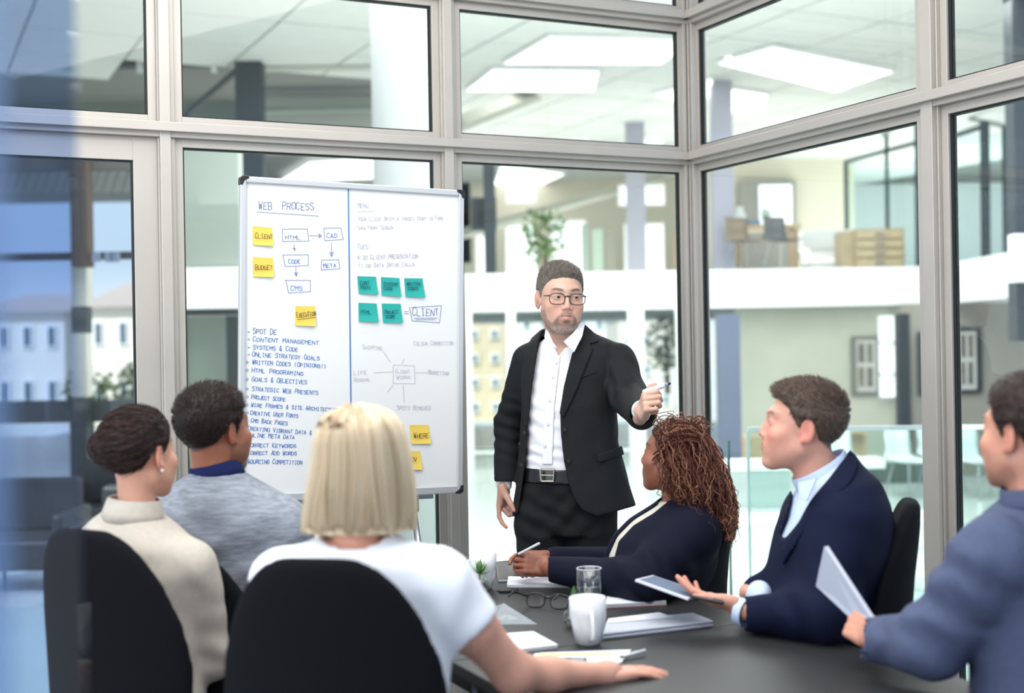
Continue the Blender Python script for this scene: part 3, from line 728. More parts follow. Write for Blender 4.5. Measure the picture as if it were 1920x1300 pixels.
for x in (1563, 1598, 1612): 
    g = Geo(); px_leg(g, x, 814, 900, 16.6, 0.09); obj('leg', g, m_oak, rt)
cb = thing('sideboard', 'low wooden sideboard behind the curly-haired woman', 'cabinet', P(1405, 850, 19)); FB('body', 1386, 818, 1450, 862, 18.6, 0.5, m_oak, cb); FB('plinth', 1390, 862, 1446, 872, 18.7, 0.4, m_dark, cb)
SB('counter_wall', 1330, 862, 1660, 884, 14.5, 0.4, m_white)
SB('counter_low', 1340, 884, 1480, 960, 14.8, 0.3, mat('pale_mint_panel', srgb(214, 228, 222), 0.5))
SB('sun_patch_ledge', 1340, 978, 1800, 1030, 9.2, 0.6, m_white)  # added white ledge standing in for a patch of sunlight on the floor
SB('dark_plinth', 1545, 868, 1760, 920, 17.0, 0.2, mat('dark_green_grey', srgb(92, 104, 98), 0.7))
ba = thing('balustrade', 'glass balustrade with a pale top rail behind the seated man in navy', 'balustrade', P(1580, 1140, 7.3))
zr = P(1500, 808, 7.3)[2]
p0 = P(1402, 812, 7.3); p1 = np.array([p0[0] + 2.6, 7.05, 0]); p2 = P(1402, 812, 7.3) + np.array([-.06, 2.4, 0])
def bal(a, b, nm='pane'):
    a = np.array([a[0], a[1], -0.12]); b = np.array([b[0], b[1], -0.12]); d = unit(b - a); L = np.linalg.norm(b - a); s = np.array([-d[1], d[0], 0])
    g = Geo(); g.box((0, -.006, 0), (L, .006, zr + .12), frame(a, d, s, Z3)); obj('pane', g, m_bal, ba)
    g = Geo(); g.box((0, -.014, zr + .12), (L, .014, zr + .145), frame(a, d, s, Z3)); obj('rail', g, mat('pale_rail', srgb(222, 230, 226), 0.3), ba)
bal(p0, p1); 
g = Geo(); g.box((-.008, -.012, -.12), (.008, .012, zr), frame((p0[0], p0[1], 0), (1,0,0), (0,1,0), Z3)); obj('edge', g, mat('pale_glass_edge', srgb(200, 228, 218), 0.2), ba)
b2 = thing('glass_screen', 'frameless glass screen with a green edge behind the curly-haired woman', 'screen', P(1366, 1140, 6.6))
a = P(1366, 826, 6.6); g = Geo(); g.box((-.006, -.006, -.12), (.006, .02, a[2]), frame((a[0], a[1], 0), (1,0,0), (0,1,0), Z3)); obj('edge', g, m_gedge, b2)
g = Geo(); g.box((-1.8, -.005, -.12), (-.008, .005, a[2]), frame((a[0], a[1], 0), (1, .12, 0), (0,1,0), Z3)); obj('pane', g, m_clear, b2)
# dark furniture outside the door, low left
def lounge(px, D, label):
    c = P(px, 900, D); c[2] = ZF
    r = thing('armchair', label, 'chair', c)
    for nm, a, b in (('seat', (-.35, -.35, .18), (.35, .35, .42)), ('backrest', (-.35, .25, .42), (.35, .4, .85)), ('armrest', (-.42, -.35, .1), (-.33, .4, .62)), ('armrest', (.33, -.35, .1), (.42, .4, .62))):
        g = Geo(); g.box(a, b, frame(c, (1,0,0), (0,1,0), Z3)); obj(nm, g, mat('dark_leather', srgb(42, 46, 52), 0.5), r, bevel=0.03)
    for sx in (-.3, .3):
        for sy in (-.3, .3):
            g = Geo(); g.tube([c + [sx, sy, 0], c + [sx, sy, .19]], .02, 6); obj('leg', g, m_chrome, r)
lounge(45, 10.5, 'dark armchair outside the door near the blue door edge'); lounge(205, 12.4, 'dark armchair outside the door beside the dark post')
lounge(255, 9.8, 'dark armchair outside just behind the woman with a bun')
SB('dark_base_left', -300, 748, 340, 800, 14.2, 0.2, mat('dark_slate', srgb(70, 80, 84), 0.6))
# near door at the left edge: blue-tinted glass leaf and blue door stile, strongly out of focus
m_blue = mat('blue_door_laminate', srgb(112, 148, 205), 0.5)
nd = thing('glass_door', 'blurred blue-edged glass door close to the camera at the left edge', 'door', P(40, 1300, 1.0) * [1, 1, 0])
a = P(-12, 650, 0.52); b = P(-220, 650, 0.52); g = Geo(); g.box((b[0], 0.50, 0.0), (a[0], 0.53, 2.2)); obj('stile', g, m_blue, nd, bevel=0.003)
a = P(146, 650, 1.30); g = Geo(); g.box((P(-300, 650, 1.3)[0], 1.30, 0.0), (a[0], 1.308, 2.2)); obj('pane', g, glass('blue_grey_glass', (0.62, 0.70, 0.86), 0.7), nd)
# ------------------------------------------------------------------ whiteboard on its easel
DL, DR = 4.20, 4.54
bTL = P(446, 330, DL); bTR = P(858, 357, DR); bBR = P(877, 925, DR); bBL = P(450, 942, DL)
bu = unit(bTR - bTL); bvv = unit(bTL - bBL); bn = unit(np.cross(bu, bvv))   # bn: toward the camera
if bn[1] > 0: bn = -bn
bv = np.cross(bn, bu) if np.cross(bn, bu)[2] > 0 else -np.cross(bn, bu)
BC = (bTL + bTR + bBR + bBL) / 4
BF = frame(BC, bu, bv, bn)
def buv(px, py):
    q = on_plane(px, py, BC + bn * 0.0, bn) - BC; return float(q @ bu), float(q @ bv)
cs = [buv(446, 330), buv(858, 357), buv(877, 925), buv(450, 942)]
X0 = (cs[0][0] + cs[3][0]) / 2; X1 = (cs[1][0] + cs[2][0]) / 2; Y1 = (cs[0][1] + cs[1][1]) / 2; Y0 = (cs[2][1] + cs[3][1]) / 2
wb = thing('whiteboard', 'portrait whiteboard covered in blue handwriting, standing left of the man in black suit', 'whiteboard', BC)
m_board = mat('whiteboard_enamel', srgb(222, 222, 220), 0.25, noise=0.01, nscale=3)
m_bframe = mat('whiteboard_frame', srgb(205, 207, 208), 0.35, 0.5)
g = Geo(); g.box((X0 + .015, Y0 + .015, -.012), (X1 - .015, Y1 - .015, -.001), BF); obj('writing_surface', g, m_board, wb)
for a, b in (((X0, Y0, -.016), (X0 + .02, Y1, .008)), ((X1 - .02, Y0, -.016), (X1, Y1, .008)), ((X0 + .02, Y1 - .02, -.016), (X1 - .02, Y1, .008)), ((X0 + .02, Y0, -.016), (X1 - .02, Y0 + .026, .010))):
    g = Geo(); g.box(a, b, BF); obj('frame_rail', g, m_bframe, wb, bevel=.003)
m_blk = mat('black_plastic', srgb(26, 27, 28), 0.4)
for x, y in ((X0, Y1), (X1, Y1), (X1, Y0), (X0, Y0)):
    sx = 1 if x == X0 else -1; sy = 1 if y == Y0 else -1
    pl = [(0, .008), (.008, 0), (.03, 0), (.03, .008), (.022, .011), (.014, .017), (.009, .03), (0, .03)]
    g = Geo(); g.prism([(x - sx * .002 + sx * a, y - sy * .002 + sy * b) for a, b in pl][::(sx * sy)], frame(xf(BF, [[0, 0, -.018]])[0], bu, bv, bn), .030); obj('corner_cap', g, m_blk, wb, bevel=.002)
# handwriting: single-stroke letters laid on the board as thin ribbons
GL = {'A': '00 26 40|12 32', 'B': '00 06 36 45 33 03|33 42 41 30 00', 'C': '45 26 05 01 20 41', 'D': '00 06 26 44 42 20 00', 'E': '46 06 00 40|03 33', 'F': '46 06 00|03 33', 'G': '45 26 05 01 20 41 43 23',
      'H': '00 06|40 46|03 43', 'I': '16 36|26 20|10 30', 'J': '46 41 20 01', 'K': '00 06|46 03 40', 'L': '06 00 40', 'M': '00 06 23 46 40', 'N': '00 06 40 46', 'O': '26 05 01 20 41 45 26', 'P': '00 06 36 45 44 33 03',
      'Q': '26 05 01 20 41 45 26|22 40', 'R': '00 06 36 45 44 33 03|23 40', 'S': '45 26 05 04 33 42 41 20 01', 'T': '06 46|26 20', 'U': '06 01 20 41 46', 'V': '06 20 46', 'W': '06 10 24 30 46', 'X': '00 46|06 40',
      'Y': '06 23 46|23 20', 'Z': '06 46 00 40', '&': '40 15 26 35 02 11 20 42', '(': '36 14 12 30', ')': '16 34 32 10', '!': '26 22|21 20', '-': '13 33', ':': '14 15|11 12', '4': '36 02 42|35 30', '3': '05 26 45 33 42 20 01',
      '0': '26 05 01 20 41 45 26', '1': '15 26 20', "'": '26 25', '=': '04 44|02 42'}
SM = {'a': '43 24 03 01 20 41|44 40', 'e': '02 42 33 14 01 20 40', 'd': '46 40|42 23 02 10 31', 'p': '04 0:|03 24 43 31 01', 'o': '24 03 01 20 41 43 24', 't': '26 20 30|14 34'}
def glyph(ch):
    s = GL.get(ch.upper())
    if s is None: return []
    return [[(int(q[0]), int(q[1])) for q in st.split()] for st in s.split('|')]
def ribbon(g, pts, w, z):
    """pts in board metres; a flat pen stroke"""
    pts = [np.array(p, float) for p in pts]
    for i in range(len(pts) - 1):
        a, b = pts[i], pts[i+1]; d = b - a; L = np.hypot(*d)
        if L < 1e-6: continue
        d /= L; n = np.array([-d[1], d[0]]) * w / 2; a = a - d * w * .3; b = b + d * w * .3
        q = [a - n, b - n, b + n, a + n]
        g.add(xf(BF, [(p[0], p[1], z) for p in q]), [(0, 1, 2, 3)])
def write(g, text, x0, y0, x1, y1, hpx, w=.0021, z=.0006, first_big=True):
    w = w * .78
    a = np.array(buv(x0, y0)); b = np.array(buv(x1, y1)); L = np.linalg.norm(b - a); d = (b - a) / L; n = np.array([-d[1], d[0]])
    if n[1] < 0: n = -n
    h = hpx * 4.35 / FPX; adv = L / (len(text) - 0.25); cw = adv * .74
    r = random.Random(text)
    for i, ch in enumerate(text):
        big = 1.22 if (i == 0 or text[i-1] in ' (') and first_big else 1.0
        o = a + d * adv * i + n * h * r.uniform(-.05, .05); sl = r.uniform(-.04, .12); hh = h * big * r.uniform(.92, 1.06)
        for st in glyph(ch):
            pts = []
            for (u, v) in st: pts.append(o + d * (u / 4 * cw + sl * v / 6 * hh + r.uniform(-.03, .03) * cw) + n * (v / 6 * hh + r.uniform(-.02, .02) * hh))
            ribbon(g, pts, w, z)
def line(g, *pp, w=.0016, z=.0006): ribbon(g, [buv(*p) for p in pp], w, z)
m_ink = mat('blue_marker_ink', srgb(50, 112, 184), 0.6); m_inkd = mat('dark_blue_ink', srgb(82, 108, 158), 0.6)
m_faint = mat('wiped_ink', srgb(178, 174, 190), 0.6); m_faint2 = mat('wiped_grey_ink', srgb(178, 182, 196), 0.6); m_div = mat('divider_blue', srgb(44, 116, 178), 0.5); m_blackink = mat('black_ink', srgb(24, 24, 26), 0.6); m_navyink = mat('navy_ink', srgb(14, 60, 84), 0.6)
def ink(name, m, fn, z=None, **k):
    g = Geo(); fn(g); return obj(name, g, m, wb, **k)
ink('divider_line', m_div, lambda g: line(g, (653, 350), (660, 930), w=.0042))
ink('heading_text', m_inkd, lambda g: (write(g, 'WEB  PROCESS', 485, 392.5, 588, 394, 13, .0024), line(g, (482, 397.6), (598, 405.4))))
def flow(g):
    for q in ([(529, 430), (576, 429.5), (579, 452), (530, 453), (529, 430)], [(607.5, 428), (639, 427.4), (643.6, 449), (609, 451.7), (607.5, 428)], [(603, 488), (635, 487), (637, 504), (602, 506.6), (603, 488)],
              [(530, 478.4), (578, 478), (578, 498), (535, 500), (530, 478.4)], [(534, 525.7), (582, 526), (582, 547), (541, 549.5), (536, 526)], [(580, 442), (602.6, 442.5)], [(598, 438), (603, 442.5), (598.5, 446), (598, 438)],
              [(621.4, 455), (621.4, 480)], [(618, 474), (625, 473.5), (622, 481.5), (618, 474)], [(551, 458), (551.5, 470)], [(548, 466), (554, 465.5), (551.5, 471)], [(554.7, 500.6), (555, 517)], [(552, 512), (558, 511.5), (555.5, 518), (552, 512)]):
        line(g, *q)
ink('flow_diagram', m_inkd, flow)
for t, a in (('HTML', (535, 449.5, 563, 448.5, 7)), ('CAD', (613, 446.5, 632, 446, 8)), ('META', (607, 503, 630, 501, 7)), ('CODE', (541, 494.5, 563, 494, 7)), ('CMS', (545, 545.5, 567, 545, 8))):
    ink('flow_text', m_ink if t != 'HTML' else m_inkd, lambda g: write(g, t, *a))
LINES = [('SPOT DE', 474, 626, 518, 627.5, 9, m_inkd), ('CONTENT MANAGEMENT', 474, 640, 597, 646.5, 7, 0), ('SYSTEMS & CODE', 474, 655, 558.5, 659.5, 7, 0), ('ONLINE STRATEGY GOALS', 472.6, 668.4, 598.7, 675.8, 7, 0),
         ('WRITTEN CODES (OPINIONS!)', 472.6, 683, 611, 690.5, 7, 0), ('HTML PROGRAMING', 472, 698, 568, 704.7, 7, 0), ('GOALS & OBJECTIVES', 472, 715, 575, 721, 7.5, 0), ('STRATEGIC WEB PRESENTS', 472, 733, 596, 740.7, 7, 0),
         ('PROJECT SCOPE', 471, 748, 534.4, 753, 6.5, 0), ('WIRE FRAMES & SITE ARCHITECTURE', 470.7, 763, 634.7, 772.6, 6.5, 0), ('CREATIVE USER FONTS', 469, 777.5, 558.5, 784, 6.5, 0), ('CMS BACK PAGES', 470, 792, 538.6, 797.5, 6.5, 0),
         ('CREATING VIBRANT DATA & D', 464, 807, 594, 816.5, 6.5, 0), ('ONLINE META DATA', 464, 819, 551.6, 824, 6.5, 0), ('CORRECT KEYWORDS', 464, 838.5, 555, 840, 6.5, 0), ('CORRECT ADD WORDS', 464, 853, 556, 854, 6.5, 0), ('SOURCING COMPETITION', 464, 869.5, 566, 871, 7, 0)]
for i, (t, a, b, c2, d2, h, m_) in enumerate(LINES):
    def fn(g):
        write(g, t, a, b, c2, d2, h)
        y = b - 3.5
        if i < 4 or i == 16: line(g, (465.5, y), (467.5, y + .5), w=.003)
        else: line(g, *[(463.5 + 2 * math.cos(q), y + 2.2 * math.sin(q)) for q in np.linspace(0, 6.3, 9)], w=.0013)
    ink('list_text', m_ if m_ else m_ink, fn)
def faint(g):
    write(g, 'MENU', 671, 389.7, 691, 389.7, 8, .0018); line(g, (669, 397), (700, 397)); write(g, '- YOUR CLIENT BRIEF & IMAGES STORY IN PARK', 663, 415, 831, 412.5, 6.5, .0015); write(g, '- SHOW FRONT SCREEN', 662, 431, 737, 430, 6, .0015)
    write(g, 'TUES', 670, 467, 690, 467, 8, .0018); write(g, '4:30 CLIENT PRESENTATION', 670, 487, 784, 484, 7.5, .002); write(g, '11:00 DATA DRIVE CALLS', 672, 502, 777, 499, 6.5, .0018)
    write(g, 'SHIPPING', 679.6, 655, 716, 656.5, 7, .0014); write(g, 'COLOUR CORRECTION', 776, 648, 849, 647, 7, .0014); write(g, 'LIFE', 663, 703, 687, 702, 7, .0016); write(g, 'REMOVAL', 664, 716, 694, 715, 6, .0014)
    write(g, 'MARKETING', 802, 702, 841, 704, 7, .0015); write(g, 'SPOTS REMOVED', 744, 769, 808, 769, 7.5, .0015)
    write(g, 'CLIENT', 741, 700, 768, 700, 6, .0016); write(g, 'WORK', 743, 711, 770, 711, 6, .0016)
    for q in ([(737, 684.5), (777, 686), (778, 719.7), (737, 719), (737, 684.5)], [(700, 699), (736, 697.5)], [(778.7, 699), (801, 699)], [(756, 722), (758, 755)], [(718, 658), (732, 679)], [(758, 672), (753, 683)], [(726, 735), (737, 722)]): line(g, *q, w=.0014)
ink('wiped_text', m_faint, faint, label='faint half-wiped handwriting')
ink('client_box_text', m_inkd, lambda g: (line(g, (758, 584.5), (766, 584.5)), line(g, (758, 588.5), (766, 588.5)), line(g, (767.4, 576), (773, 602), (824, 605.5), (827.5, 573.3), (770, 577)), write(g, 'CLIENT', 773, 592.4, 822, 591.7, 13, .0024), line(g, (776, 597), (820, 596.5)), line(g, (779, 600), (816, 599.5))))
m_yel = mat('yellow_note', srgb(226, 194, 84), 0.8); m_teal = mat('teal_note', srgb(30, 160, 150), 0.8)
def note(q, m, label, cat, texts, mi, z=.0035, group=None):
    c = [buv(*p) for p in q]
    pts = [xf(BF, [(c[k][0], c[k][1], zz)])[0] for k, zz in ((0, .0008), (1, .0008), (2, z + .004), (3, z))]
    ctr = np.mean(pts, 0); r = thing('sticky_note', label, cat, ctr, group)
    n = 6; G2 = Geo(); V = []
    for i in range(n + 1):
        for j in range(n + 1):
            u, v = j / n, i / n
            p = (pts[0] * (1-u) + pts[1] * u) * (1-v) + (pts[3] * (1-u) + pts[2] * u) * v
            V.append(p - bn * .0035 * math.sin(v * math.pi) * .5)
    V = np.array(V); k = (n+1) ** 2; fs = [(i*(n+1)+j, (i+1)*(n+1)+j, (i+1)*(n+1)+j+1, i*(n+1)+j+1) for i in range(n) for j in range(n)]
    G2.add(np.concatenate([V, V - bn * .0004]), fs + [tuple(x + k for x in f[::-1]) for f in fs]); obj('paper', G2, m, r, smooth=False)
    for t in texts:
        g = Geo(); write(g, *t, z=.0078)
        if len(g.v): obj('lettering', g, mi, r)
    return r
note([(473.6, 424), (510, 427), (512, 462), (473.6, 459.5)], m_yel, 'yellow sticky note reading CLIENT', 'sticky note', [('CLIENT', 477, 447.5, 510, 448.5, 8)], m_blackink)
note([(473.6, 482), (511.5, 484), (513, 520), (474.4, 519)], m_yel, 'yellow sticky note reading BUDGET', 'sticky note', [('BUDGET', 477.5, 506.5, 510, 506.5, 8)], m_blackink)
r = note([(554, 574), (590.5, 574.6), (591, 612), (553.4, 611)], m_yel, 'yellow sticky note reading EXECUTION, underlined', 'sticky note', [('EXECUTION', 555.5, 596, 591, 592.5, 8)], m_blackink)
g = Geo(); line(g, (556, 600), (590, 595.6), z=.0078); obj('underline', g, m_blackink, r)
note([(669.8, 518), (704.6, 519), (708.5, 553), (672.4, 551)], m_teal, 'teal sticky note reading CONT MAN', 'sticky note', [('CONT', 674, 534, 691, 534, 6), ('MAN', 675, 542.5, 692, 542.5, 6)], m_navyink)
note([(714.3, 519.7), (748.8, 521.6), (751, 557), (715, 554)], m_teal, 'teal sticky note reading SYSTEMS CODE', 'sticky note', [('SYSTEMS', 718, 536, 744, 536.5, 6), ('CODE', 718.5, 544, 735, 544, 5.5)], m_navyink)
note([(758, 521.8), (792, 522.3), (796, 558), (760, 557)], m_teal, 'teal sticky note reading WRITTEN CODES', 'sticky note', [('WRITTEN', 762, 536, 786, 535.5, 6), ('CODES', 763.5, 544, 782, 544, 5.5)], m_navyink)
note([(672, 568), (706, 569.4), (709, 604.7), (672.4, 603.4)], m_teal, 'teal sticky note reading HTML', 'sticky note', [('HTML', 675, 588, 694, 588.5, 6)], m_navyink)
note([(715.6, 569.4), (751, 570), (754.3, 605.5), (718, 605.5)], m_teal, 'teal sticky note reading PROJECT SCOPE', 'sticky note', [('PROJECT', 720, 589, 745, 588, 6), ('SCOPE', 722, 597, 739, 597, 5.5)], m_navyink)
note([(768, 797), (803, 797), (807, 832), (771, 833)], m_yel, 'yellow sticky note reading WHERE', 'sticky note', [('WHERE', 774.6, 822, 802, 821, 9)], m_blackink)
note([(723, 795), (756.5, 796), (760, 830), (726, 832)], m_yel, 'yellow sticky note left of WHERE, mostly hidden by blonde hair', 'sticky note', [], m_blackink)
note([(752, 846), (787, 846), (791, 881), (755, 882)], m_yel, 'yellow sticky note just below the one reading WHERE', 'sticky note', [('WHEN', 756, 866, 778, 866, 8)], m_blackink)
# easel
ez = thing('easel', 'grey metal tripod easel holding up the whiteboard', 'easel', (BC[0], BC[1] + .2, 0))
zb = Y0
for u, spread in ((X1 - .17, .10), (X0 + .17, -.10)):
    a = xf(BF, [(u, zb - .03, -.03)])[0]; b = np.array([a[0] + spread * .9 + .02, a[1] - .10, 0.01])
    g = Geo(); g.tube([a, b], .0125, 12); obj('leg', g, mat('satin_steel', srgb(168, 172, 176), 0.3, 0.85), ez, smooth=True)
    g = Geo(); g.box((u - .05, zb - .012, -.03), (u + .05, zb + .002, .03), BF); g.tube([a + [0, 0, .03], a - [0, 0, .03]], .019, 12); obj('bracket', g, mat('grey_plastic', srgb(92, 98, 110), 0.5), ez)
a = xf(BF, [((X0+X1)/2, zb + .1, -.03)])[0]; b = xf(BF, [((X0+X1)/2, zb, -.03)])[0]
g = Geo(); g.tube([a, np.array([b[0] - .05, b[1] + .28, .02])], .011, 10); obj('rear_leg', g, m_steel, ez)
g = Geo(); g.box((X0 + .12, zb + .06, -.03), (X1 - .12, zb + .1, -.016), BF); obj('support_bar', g, m_steel, ez)

# ------------------------------------------------------------------ conference table
TZ = 0.74
A1 = on_z(870, 1059, TZ); A2 = on_z(1380, 1145, TZ); A3 = on_z(845, 1240, TZ)
ax = np.array([W1[0], W1[1], 0]); ay = W2
ua = A1[:2] @ W1[:2]; 
right = float(A2 @ ax); left = float(A3 @ ax); far = float(A1 @ ay); near = far - 3.3
def tp(u, v, z=TZ): return ax * u + ay * v + np.array([0, 0, z])
m_table = mat('table_laminate', srgb(40, 40, 42), 0.5, noise=0.05, nscale=30, spec=0.4)
tbl = thing('conference_table', 'long dark grey conference table that everyone is seated around', 'table', tp((left+right)/2, (near+far)/2, 0))
seam = float(on_z(1130, 1203, TZ) @ ay)
for nm, v0, v1 in (('table_top', seam + .0015, far), ('table_top', near, seam - .0015)):
    g = Geo(); g.box((left, v0, TZ - .028), (right, v1, TZ), frame((0,0,0), ax, ay, Z3)); obj(nm, g, m_table, tbl, bevel=.003)
m_leg = mat('table_leg_steel', srgb(120, 124, 130), 0.3, 0.8)
for u in (left + .08, right - .08):
    for v in (far - .25, seam, near + .1):
        g = Geo(); g.tube([tp(u, v, 0.0), tp(u, v, TZ - .03)], .025, 16); obj('leg', g, m_leg, tbl, smooth=True)
g = Geo(); g.box((left + .06, near + .08, TZ - .09), (left + .09, far - .2, TZ - .03), frame((0,0,0), ax, ay, Z3)); g.box((right - .09, near + .08, TZ - .09), (right - .06, far - .2, TZ - .03), frame((0,0,0), ax, ay, Z3)); obj('beam', g, m_blk, tbl)

# ------------------------------------------------------------------ things on the table
m_china = mat('white_china', srgb(238, 240, 244), 0.18, coat=0.3)
def mug(px, pyb, hpx, wtop, wbot, label, hang):
    c = on_z(px, pyb, TZ); D = c[1]; h = R(hpx, D); rt, rb = R(wtop / 2, D), R(wbot / 2, D)
    r = thing('mug', label, 'mug', c)
    prof = [(.001, .0), (rb * .9, 0), (rb, .004), (rb + (rt-rb) * .45, h * .25), (rt * .985, h * .62), (rt, h), (rt - .004, h + .001), (rt * .96 - .004, h * .6), (rb * .96, h * .12), (.001, h * .08)]
    g = Geo(); g.lathe(prof, c, 40); obj('body', g, m_china, r, smooth=True)
    d = np.array([math.cos(hang), math.sin(hang), 0]); pts = []
    for t in np.linspace(0, 1, 14):
        a = -math.pi / 2 + math.pi * t; pts.append(c + d * (rt * .93 + .028 * math.cos(a)) + Z3 * (h * .47 + h * .3 * math.sin(a)))
    g = Geo(); g.tube(pts, .0055, 10); obj('handle', g, m_china, r, smooth=True)
mug(907, 1104, 67, 50, 32, 'white china mug behind the small potted succulent', 2.6)
mug(1103, 1208, 88, 70, 44, 'white china mug in front of the drinking glass, handle toward the camera', -1.45)
m_tglass = glass('drinking_glass', (0.96, 0.98, 0.98), 1.6)
def tumbler(px, pyb, hpx, w, label, nm='drinking_glass', water=0.62):
    c = on_z(px, pyb, TZ); D = c[1]; h = R(hpx, D); rt = R(w / 2, D)
    r = thing(nm, label, 'glass', c)
    g = Geo(); g.lathe([(.001, 0), (rt * .78, 0), (rt * .82, .006), (rt * .95, h * .5), (rt * .93, h), (rt * .93 - .0022, h), (rt * .95 - .0022, h * .5), (rt * .76, .012), (.001, .012)], c, 36); obj('body', g, m_tglass, r, smooth=True)
    g = Geo(); g.tube([c + np.array([math.cos(a) * rt * .92, math.sin(a) * rt * .92, h]) for a in np.linspace(0, 2 * math.pi, 33)], .0014, 6, cap=False); obj('rim', g, mat('glass_rim', srgb(225, 232, 238), 0.1), r, smooth=True)
    g = Geo(); g.lathe([(.001, .0125), (rt * .75, .0125), (rt * .94 - .003, h * water), (.001, h * water)], c, 36); obj('water', g, glass('water', (0.9, 0.94, 0.96), 1.3), r, smooth=True)
tumbler(1106, 1158, 92, 50, 'tall clear drinking glass of water behind the nearer mug')
m_succ = mat('succulent_leaf', srgb(112, 150, 92), 0.45, noise=0.2, nscale=20); m_succd = mat('succulent_leaf_dark', srgb(60, 110, 52), 0.45, noise=0.2, nscale=20)
def leaf_blade(g, base, d, L, w, up=Z3):
    d = unit(d); s = unit(np.cross(d, up)) ; n = unit(np.cross(s, d)); K = 7; n2 = 6; V = []
    for i in range(K + 1):
        t = i / K; wid = w * (math.sin(math.pi * min(1, t * .75 + .18))) * (1 - t ** 4) + .0004
        c = base + d * L * t + n * L * .18 * t * t
        for j in range(n2):
            a = 2 * math.pi * j / n2; V.append(c + s * wid * math.cos(a) + n * wid * .35 * math.sin(a))
    g.add(V, [(i*n2+j, i*n2+(j+1) % n2, (i+1)*n2+(j+1) % n2, (i+1)*n2+j) for i in range(K) for j in range(n2)])
def succulent(px, pyb, label, m, kind):
    c = on_z(px, pyb, TZ); r = thing('potted_succulent', label, 'plant', c)
    s = .026
    g = Geo(); g.lathe([(.001, 0), (s * .7, 0), (s * 1.1, .014), (s * 1.15, .03), (s * .8, .046), (s * .8 - .002, .046), (s * 1.1, .03), (s * 1.05, .014), (.001, .004)], c, 28); obj('glass_pot', g, m_tglass, r, smooth=True)
    g = Geo()
    for k in range(40):
        a, q = rng.uniform(0, 6.28), rng.uniform(0, s * .85); g.sphere(c + [q * math.cos(a), q * math.sin(a), .008 + rng.uniform(0, .028)], rng.uniform(.004, .007), 6, 4)
    st = obj('pebbles', g, mat('pot_pebbles', srgb(132, 122, 112), 0.8, noise=0.35, nscale=60), r, smooth=True); st['kind'] = 'stuff'
    g = Geo(); g.tube([c + [0, 0, .02], c + [0.002, 0, .062]], .0035, 6); obj('stem', g, mat('plant_stem', srgb(120, 130, 90), 0.7), r)
    b = c + np.array([.002, 0, .055])
    if kind == 0:
        for k in range(13):
            a = k * 2.4; e = .25 + .085 * k
            g = Geo(); leaf_blade(g, b + [0, 0, .001 * k], np.array([math.cos(a) * math.cos(e), math.sin(a) * math.cos(e), math.sin(e)]), .042 - .0006 * k, .0062); obj('leaf', g, m, r, smooth=True)
    else:
        for k in range(6):
            a = k * 1.05
            g = Geo(); leaf_blade(g, b - [0, 0, .01], np.array([.22 * math.cos(a), .22 * math.sin(a), 1]), .062, .011); obj('leaf', g, m, r, smooth=True)
succulent(899, 1112, 'green succulent in a tiny glass pot in front of the farther mug', m_succ, 0)
succulent(1076, 1176, 'dark green plant in a round glass pot left of the nearer mug', m_succd, 1)
m_paper = mat('white_paper', srgb(236, 238, 246), 0.7); m_paper2 = mat('page_edge', srgb(214, 214, 220), 0.8, noise=0.08, nscale=300, stretch=(.05, .05, 1))
def slab(name, quad, t, m, label, cat, z=TZ, parts=None, bevel=.001):
    pts = [on_z(x, y, z + t) for x, y in quad]
    c = np.mean(pts, 0); c[2] = z
    r = thing(name, label, cat, c)
    return r, pts
def quadbox(nm, pts, z0, z1, m, r, inset=0.0, bevel=0.0):
    c = np.mean(pts, 0); q = [(p[0] + (c[0] - p[0]) * inset, p[1] + (c[1] - p[1]) * inset) for p in pts]
    ar = sum(q[i-1][0] * q[i][1] - q[i][0] * q[i-1][1] for i in range(len(q)))
    if ar < 0: q = q[::-1]
    g = Geo(); g.prism(q, frame((0, 0, z0), (1,0,0), (0,1,0), Z3), z1 - z0); return obj(nm, g, m, r, bevel=bevel)
def spiral(label, quad, ea, eb, cc, t=.010):
    r, p = slab('spiral_notebook', quad, t, None, label, 'notebook')
    quadbox('cover', p, TZ, TZ + .002, mat('notebook_cover_%s' % cc, {'red': srgb(190, 60, 70), 'grey': srgb(120, 124, 130)}[cc], 0.6), r)
    quadbox('pages', p, TZ + .002, TZ + t - .0005, m_paper2, r, .01); quadbox('top_page', p, TZ + t - .0005, TZ + t, m_paper, r, .005)
    a = p[ea]; b = p[eb]; d = unit(b - a); L = np.linalg.norm(b - a); pts = []
    side = unit(np.cross(d, Z3)); side = side if side @ (a - np.mean(p, 0)) > 0 else -side
    N = 30; g = Geo()
    for k in range(N):
        o = a + d * L * (k + .5) / N; o = np.array([o[0], o[1], TZ + t * .55])
        g.tube([o + side * .005 * math.cos(q) + Z3 * (t * .62 + .001) * math.sin(q) for q in np.linspace(0, 2 * math.pi, 9)], .0008, 5, cap=False)
    obj('spiral_binding', g, mat('spiral_wire', srgb(196, 200, 208), 0.3, 0.6), r)
    return r
spiral('white spiral notebook under the clasped hands of the curly-haired woman', [(953, 1081), (950, 1097), (1086, 1097), (1092, 1084)], 1, 2, 'grey')
spiral('white spiral notebook with red-edged binding beside the drinking glass', [(1138, 1118), (1135, 1134), (1250, 1128), (1222, 1111)], 1, 2, 'red', .012)
